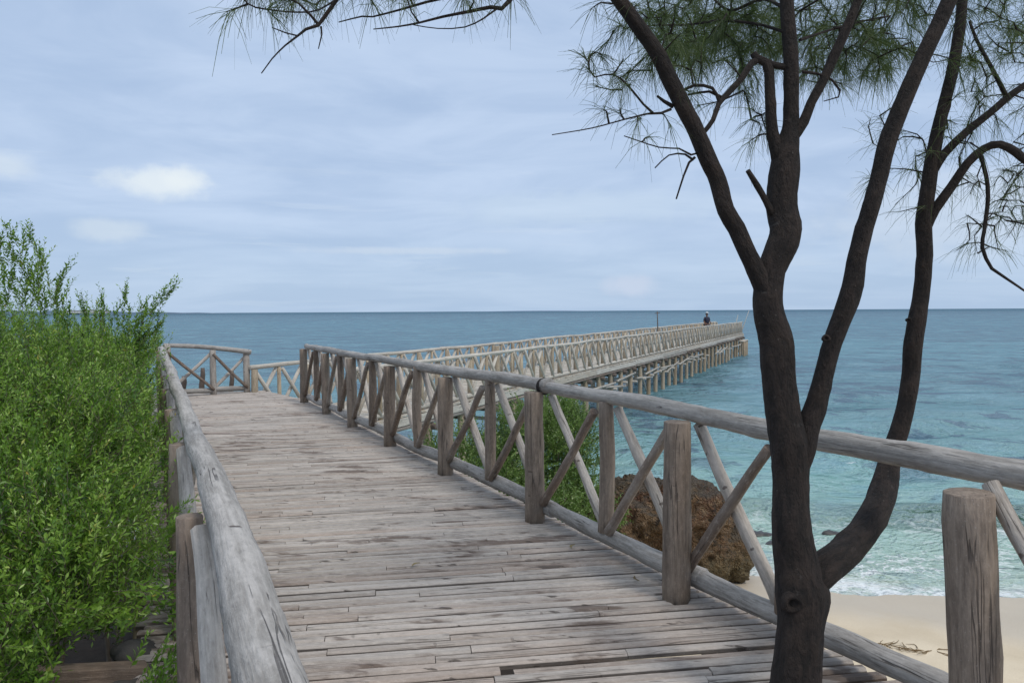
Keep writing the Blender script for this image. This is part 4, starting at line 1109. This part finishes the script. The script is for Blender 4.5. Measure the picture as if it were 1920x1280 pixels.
blobs = [  # x, y, z, rx, ry, rz
    (-2.35, 3.15, .05, .85, .75, .75), (-2.75, 3.9, .55, 1.05, .9, .70), (-3.15, 4.8, .70, 1.05, .9, .72), (-3.6, 5.8, .85, 1.0, .9, .62),
    (-3.75, 4.75, 1.05, .50, .6, .50), (-2.0, 3.2, .25, .5, .6, .6), (-4.4, 5.2, .9, 1.2, 1.1, .9), (-2.5, 2.7, -.35, .7, .6, .55), (-3.9, 7.1, .7, .9, 1., .7), (-3.4, 3.4, .3, 1., .9, .9), (-4.6, 7.5, .5, 1.3, 1.3, 1.)]
shrub('shrub', 'tall dense bright green small-leaved shrub spilling against the left railing', blobs, 20500, 24, M_leaf, .037, (-3.2, 4.3, float(ground_z(-3.2, 4.3))), 9, ex, left_clip)
def sea_clip(P): return (P[:, 1] > 4)
blobs2 = [(-.6, 10.6, -.95, 1.0, .9, .8), (.35, 11.2, -.75, .85, .8, .95), (.75, 11.8, -.55, .6, .6, .75), (-.2, 9.6, -1.2, 1.0, .8, .6), (.8, 10.3, -1.35, .7, .7, .6), (-1.7, 11.6, -1.25, .7, .7, .55), (.6, 12.6, -.2, .55, .5, .38)]
shrub('shrub', 'low yellow-green shrub growing between the right railing and the pier', blobs2, 5200, 22, M_leaf2, .055, (.1, 10.9, float(ground_z(.1, 10.9))), 4, (), sea_clip, .016, .5, (.2, .42), .5)
# dry roots hanging below that shrub
for kx in range(9):
    a = at(random.uniform(940, 1130), random.uniform(800, 890), 8.6); b = at(random.uniform(950, 1180), random.uniform(900, 985), 8.3)
    pass

# ------------------------------------------------------------------ coral rock
def rock(name, label, balls, voxel, amp, rs, mat, loc):
    bm = bmesh.new()
    for (x, y, z, a, b, c) in balls:
        r = bmesh.ops.create_icosphere(bm, subdivisions=3, radius=1)
        bmesh.ops.transform(bm, matrix=Matrix.Translation((x, y, z)) @ Matrix.Diagonal((a, b, c, 1)), verts=r['verts'])
    me = bpy.data.meshes.new(name); bm.to_mesh(me); bm.free()
    o = bpy.data.objects.new(name, me); COL.objects.link(o)
    md = o.modifiers.new('r', 'REMESH'); md.mode = 'VOXEL'; md.voxel_size = voxel
    dg = bpy.context.evaluated_depsgraph_get(); m2 = bpy.data.meshes.new_from_object(o.evaluated_get(dg)); bpy.data.objects.remove(o)
    n = len(m2.vertices); co = np.zeros(n * 3, np.float32); no = np.zeros(n * 3, np.float32)
    m2.vertices.foreach_get('co', co); m2.vertices.foreach_get('normal', no); co = co.reshape(-1, 3); no = no.reshape(-1, 3)
    for i in range(n):
        p = Vector(co[i]) + Vector((rs, 0, 0))
        h = amp * (1.3 * mnoise.noise(p * 1.7) + .8 * mnoise.noise(p * 3.9) + .55 * (1 - abs(mnoise.noise(p * 7.5)) * 2) + .35 * mnoise.noise(p * 16))
        v = mnoise.voronoi(p * 4.2)[0]; h -= amp * .9 * max(0, .35 - v[0]) * 2
        co[i] += no[i] * h
    m2.vertices.foreach_set('co', co.ravel()); m2.update(); m2.name = name
    m2.materials.clear()
    for p in m2.polygons: p.use_smooth = True
    q = new_obj(name, m2, None, mat); q.location = loc
    return tag(q, label, 'rock')
m_rock, k = material('coral_rock')
gp = k.n('ShaderNodeNewGeometry'); pos = gp.outputs['Position']
a = k.noise(pos, 2.2, 6., .65); b = k.noise(pos, 12., 6., .7)
c = k.mix(k.mr(a, .35, .62), (.15, .066, .032), (.25, .155, .075))
c = k.mix(k.mr(b, .45, .68), c, (.36, .24, .14))
c = k.mix(k.mr(k.noise(pos, 26., 4., .7), .60, .68), c, (.40, .32, .24))
c = k.mix(k.mr(k.noise(pos, 5., 4., .7), .56, .66), c, (.06, .042, .028))
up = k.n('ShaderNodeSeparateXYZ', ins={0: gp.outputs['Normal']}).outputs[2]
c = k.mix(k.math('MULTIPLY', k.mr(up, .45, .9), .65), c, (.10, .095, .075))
zc = k.n('ShaderNodeSeparateXYZ', ins={0: pos}).outputs[2]
c = k.mix(k.math('MULTIPLY', k.mr(k.math('ADD', zc, k.math('MULTIPLY', a, .5)), -1.35, -1.95), .7), c, (.20, .165, .075))
finish(k, principled(k, Base_Color=c, Roughness=.85, Normal=k.bump(k.math('ADD', k.math('ADD', b, k.math('MULTIPLY', k.n('ShaderNodeTexVoronoi', ins={'Vector': k.vmath('ADD', pos, k.n('ShaderNodeTexNoise', ins={'Vector': pos, 'Scale': 6.}).outputs[1]), 'Scale': 8.}).outputs[0], 1.1)), k.math('MULTIPLY', k.noise(pos, 40., 4.), .5)), 1., .14)))
C = at(1240, 985, 10.9)
rock('rock', 'large rust-brown pitted coral rock on the sand behind the right railing', [(-.15, .2, .10, 1.0, .8, .50), (-.75, .3, -.1, .6, .7, .5), (.55, .1, .15, .52, .6, .45), (.62, .0, -.35, .42, .5, .75), (.98, .1, -.45, .30, .4, .42), (.1, .2, -.5, .7, .6, .6), (-.5, .3, -.7, .6, .6, .6)], .035, .13, 3., m_rock, C)
m_dst, k = material('wet_dark_stone'); finish(k, principled(k, Base_Color=k.mix(k.noise(k.n('ShaderNodeNewGeometry').outputs['Position'], 9., 5.), (.02, .02, .022), (.075, .07, .065)), Roughness=.5))
for i_, (px, py, dd_, s_) in enumerate(((1425, 1004, 13.0, .16), (1562, 1003, 13.1, .12), (1440, 1020, 12.6, .1))):
    c0 = onz(px, py, SEA + .0)
    rock('stone', ['small dark stone in the foam left of the tree trunk', 'small dark stone in the foam just right of the tree trunk', 'tiny dark stone awash nearest the coral rock'][i_], [(0, 0, 0, s_ * 1.5, s_, s_ * .55)], .03, .05, 9. + i_, m_dst, (c0.x, c0.y, SEA + .0))
# stones and timber at lower left
m_st, k = material('grey_stone'); pos = k.n('ShaderNodeNewGeometry').outputs['Position']
finish(k, principled(k, Base_Color=k.mix(k.noise(pos, 8., 5.), (.035, .032, .03), (.13, .12, .11)), Roughness=.9, Normal=k.bump(k.noise(pos, 30., 4.), .5, .02)))
rock('stone', 'grey rounded stone under the shrub at the bottom left, beside the deck edge', [(0, 0, 0, .14, .11, .07), (.09, .03, .0, .09, .09, .06)], .02, .045, 21., m_st, at(225, 1292, 3.25))
rock('stone', 'second grey stone at the bottom left, half hidden behind the timber beam', [(0, 0, 0, .10, .09, .06)], .02, .04, 27., m_st, at(255, 1225, 3.5))
o = empty('timber_beam', tuple(at(190, 1262, 3.1)), 'short squared brown timber beam below the shrub at bottom left', 'beam')
beam('beam_body', o, M_post, at(60, 1272, 3.05), at(272, 1258, 3.3), .09, .075, .9)
g_ = at(130, 1275, 3.12)
log('support_post', o, M_dark, [(g_.x, g_.y, g_.z - .03), (g_.x, g_.y, float(ground_z(g_.x, g_.y)) - .1)], [.045, .05], seg=8, nseg=3, tint=.5)

# ------------------------------------------------------------------ small things
M_weed = flat('dry_seaweed', (.16, .105, .045))
def weed(label, px0, py0, px1, py1, n, rs):
    g = random.Random(rs); acc = Acc()
    a = onz(px0, py0, -2.2); b = onz(px1, py1, -2.2)
    for i in range(n):
        f = g.random(); c = a.lerp(b, f); c.x += g.gauss(0, .06); c.y += g.gauss(0, .04)
        P = []
        an = g.uniform(0, 6.28)
        for j in range(4):
            z = float(ground_z(c.x, c.y)) + .02 + g.uniform(0, .02)
            P.append((c.x, c.y, z)); an += g.gauss(0, .7); st = g.uniform(.03, .09)
            c.x += math.cos(an) * st * 1.5; c.y += math.sin(an) * st
        acc.add(*tube(P, [.004, .005, .004, .002], seg=5, rough=.1, cap=False))
    me = acc.mesh('seaweed', (a.x, a.y, a.z), True); o = new_obj('seaweed', me, None, M_weed); o.location = a
    tag(o, label, 'seaweed')
weed('brown tangle of dry seaweed on the sand right of the tree trunk', 1625, 1205, 1765, 1222, 26, 1)
weed('small dry seaweed scrap on the sand below the larger tangle', 1600, 1235, 1660, 1240, 8, 2)
# debris on the deck
M_dry = leaf_mat('fallen_leaf', [(0., (.16, .10, .05)), (.5, (.28, .2, .09)), (1., (.36, .30, .16))])
labs = ['pale curled fallen leaf on the planks near the middle post of the right railing', 'tiny dark curled leaf on the planks left of the thick right railing post', 'small dry leaf on the planks near the centre of the deck']
for i_, (px, py) in enumerate(((1075, 1026), (1195, 1086), (780, 1060))):
    c = onz(px, py, .012); V = []; Fc = []
    for j in range(6):
        tq = j / 5; w_ = .009 * math.sin(math.pi * min(.98, tq + .06)) + .0012
        x = .055 * (tq - .5); cv_ = .018 * math.sin(tq * 3.1)
        V += [(x, cv_ - w_, .004 + .010 * tq), (x, cv_, .001 + .010 * tq), (x, cv_ + w_, .006 + .010 * tq)]
    for j in range(5):
        Fc += [(j * 3, j * 3 + 3, j * 3 + 4, j * 3 + 1), (j * 3 + 1, j * 3 + 4, j * 3 + 5, j * 3 + 2)]
    me = mesh_np('fallen_leaf', np.array(V), Fc, {'tint': np.full(len(V), [1., .0, .7][i_])}, True)
    o = new_obj('fallen_leaf', me, None, M_dry); o.location = c; o.rotation_euler.z = random.uniform(0, 3)
    tag(o, labs[i_], 'leaf')
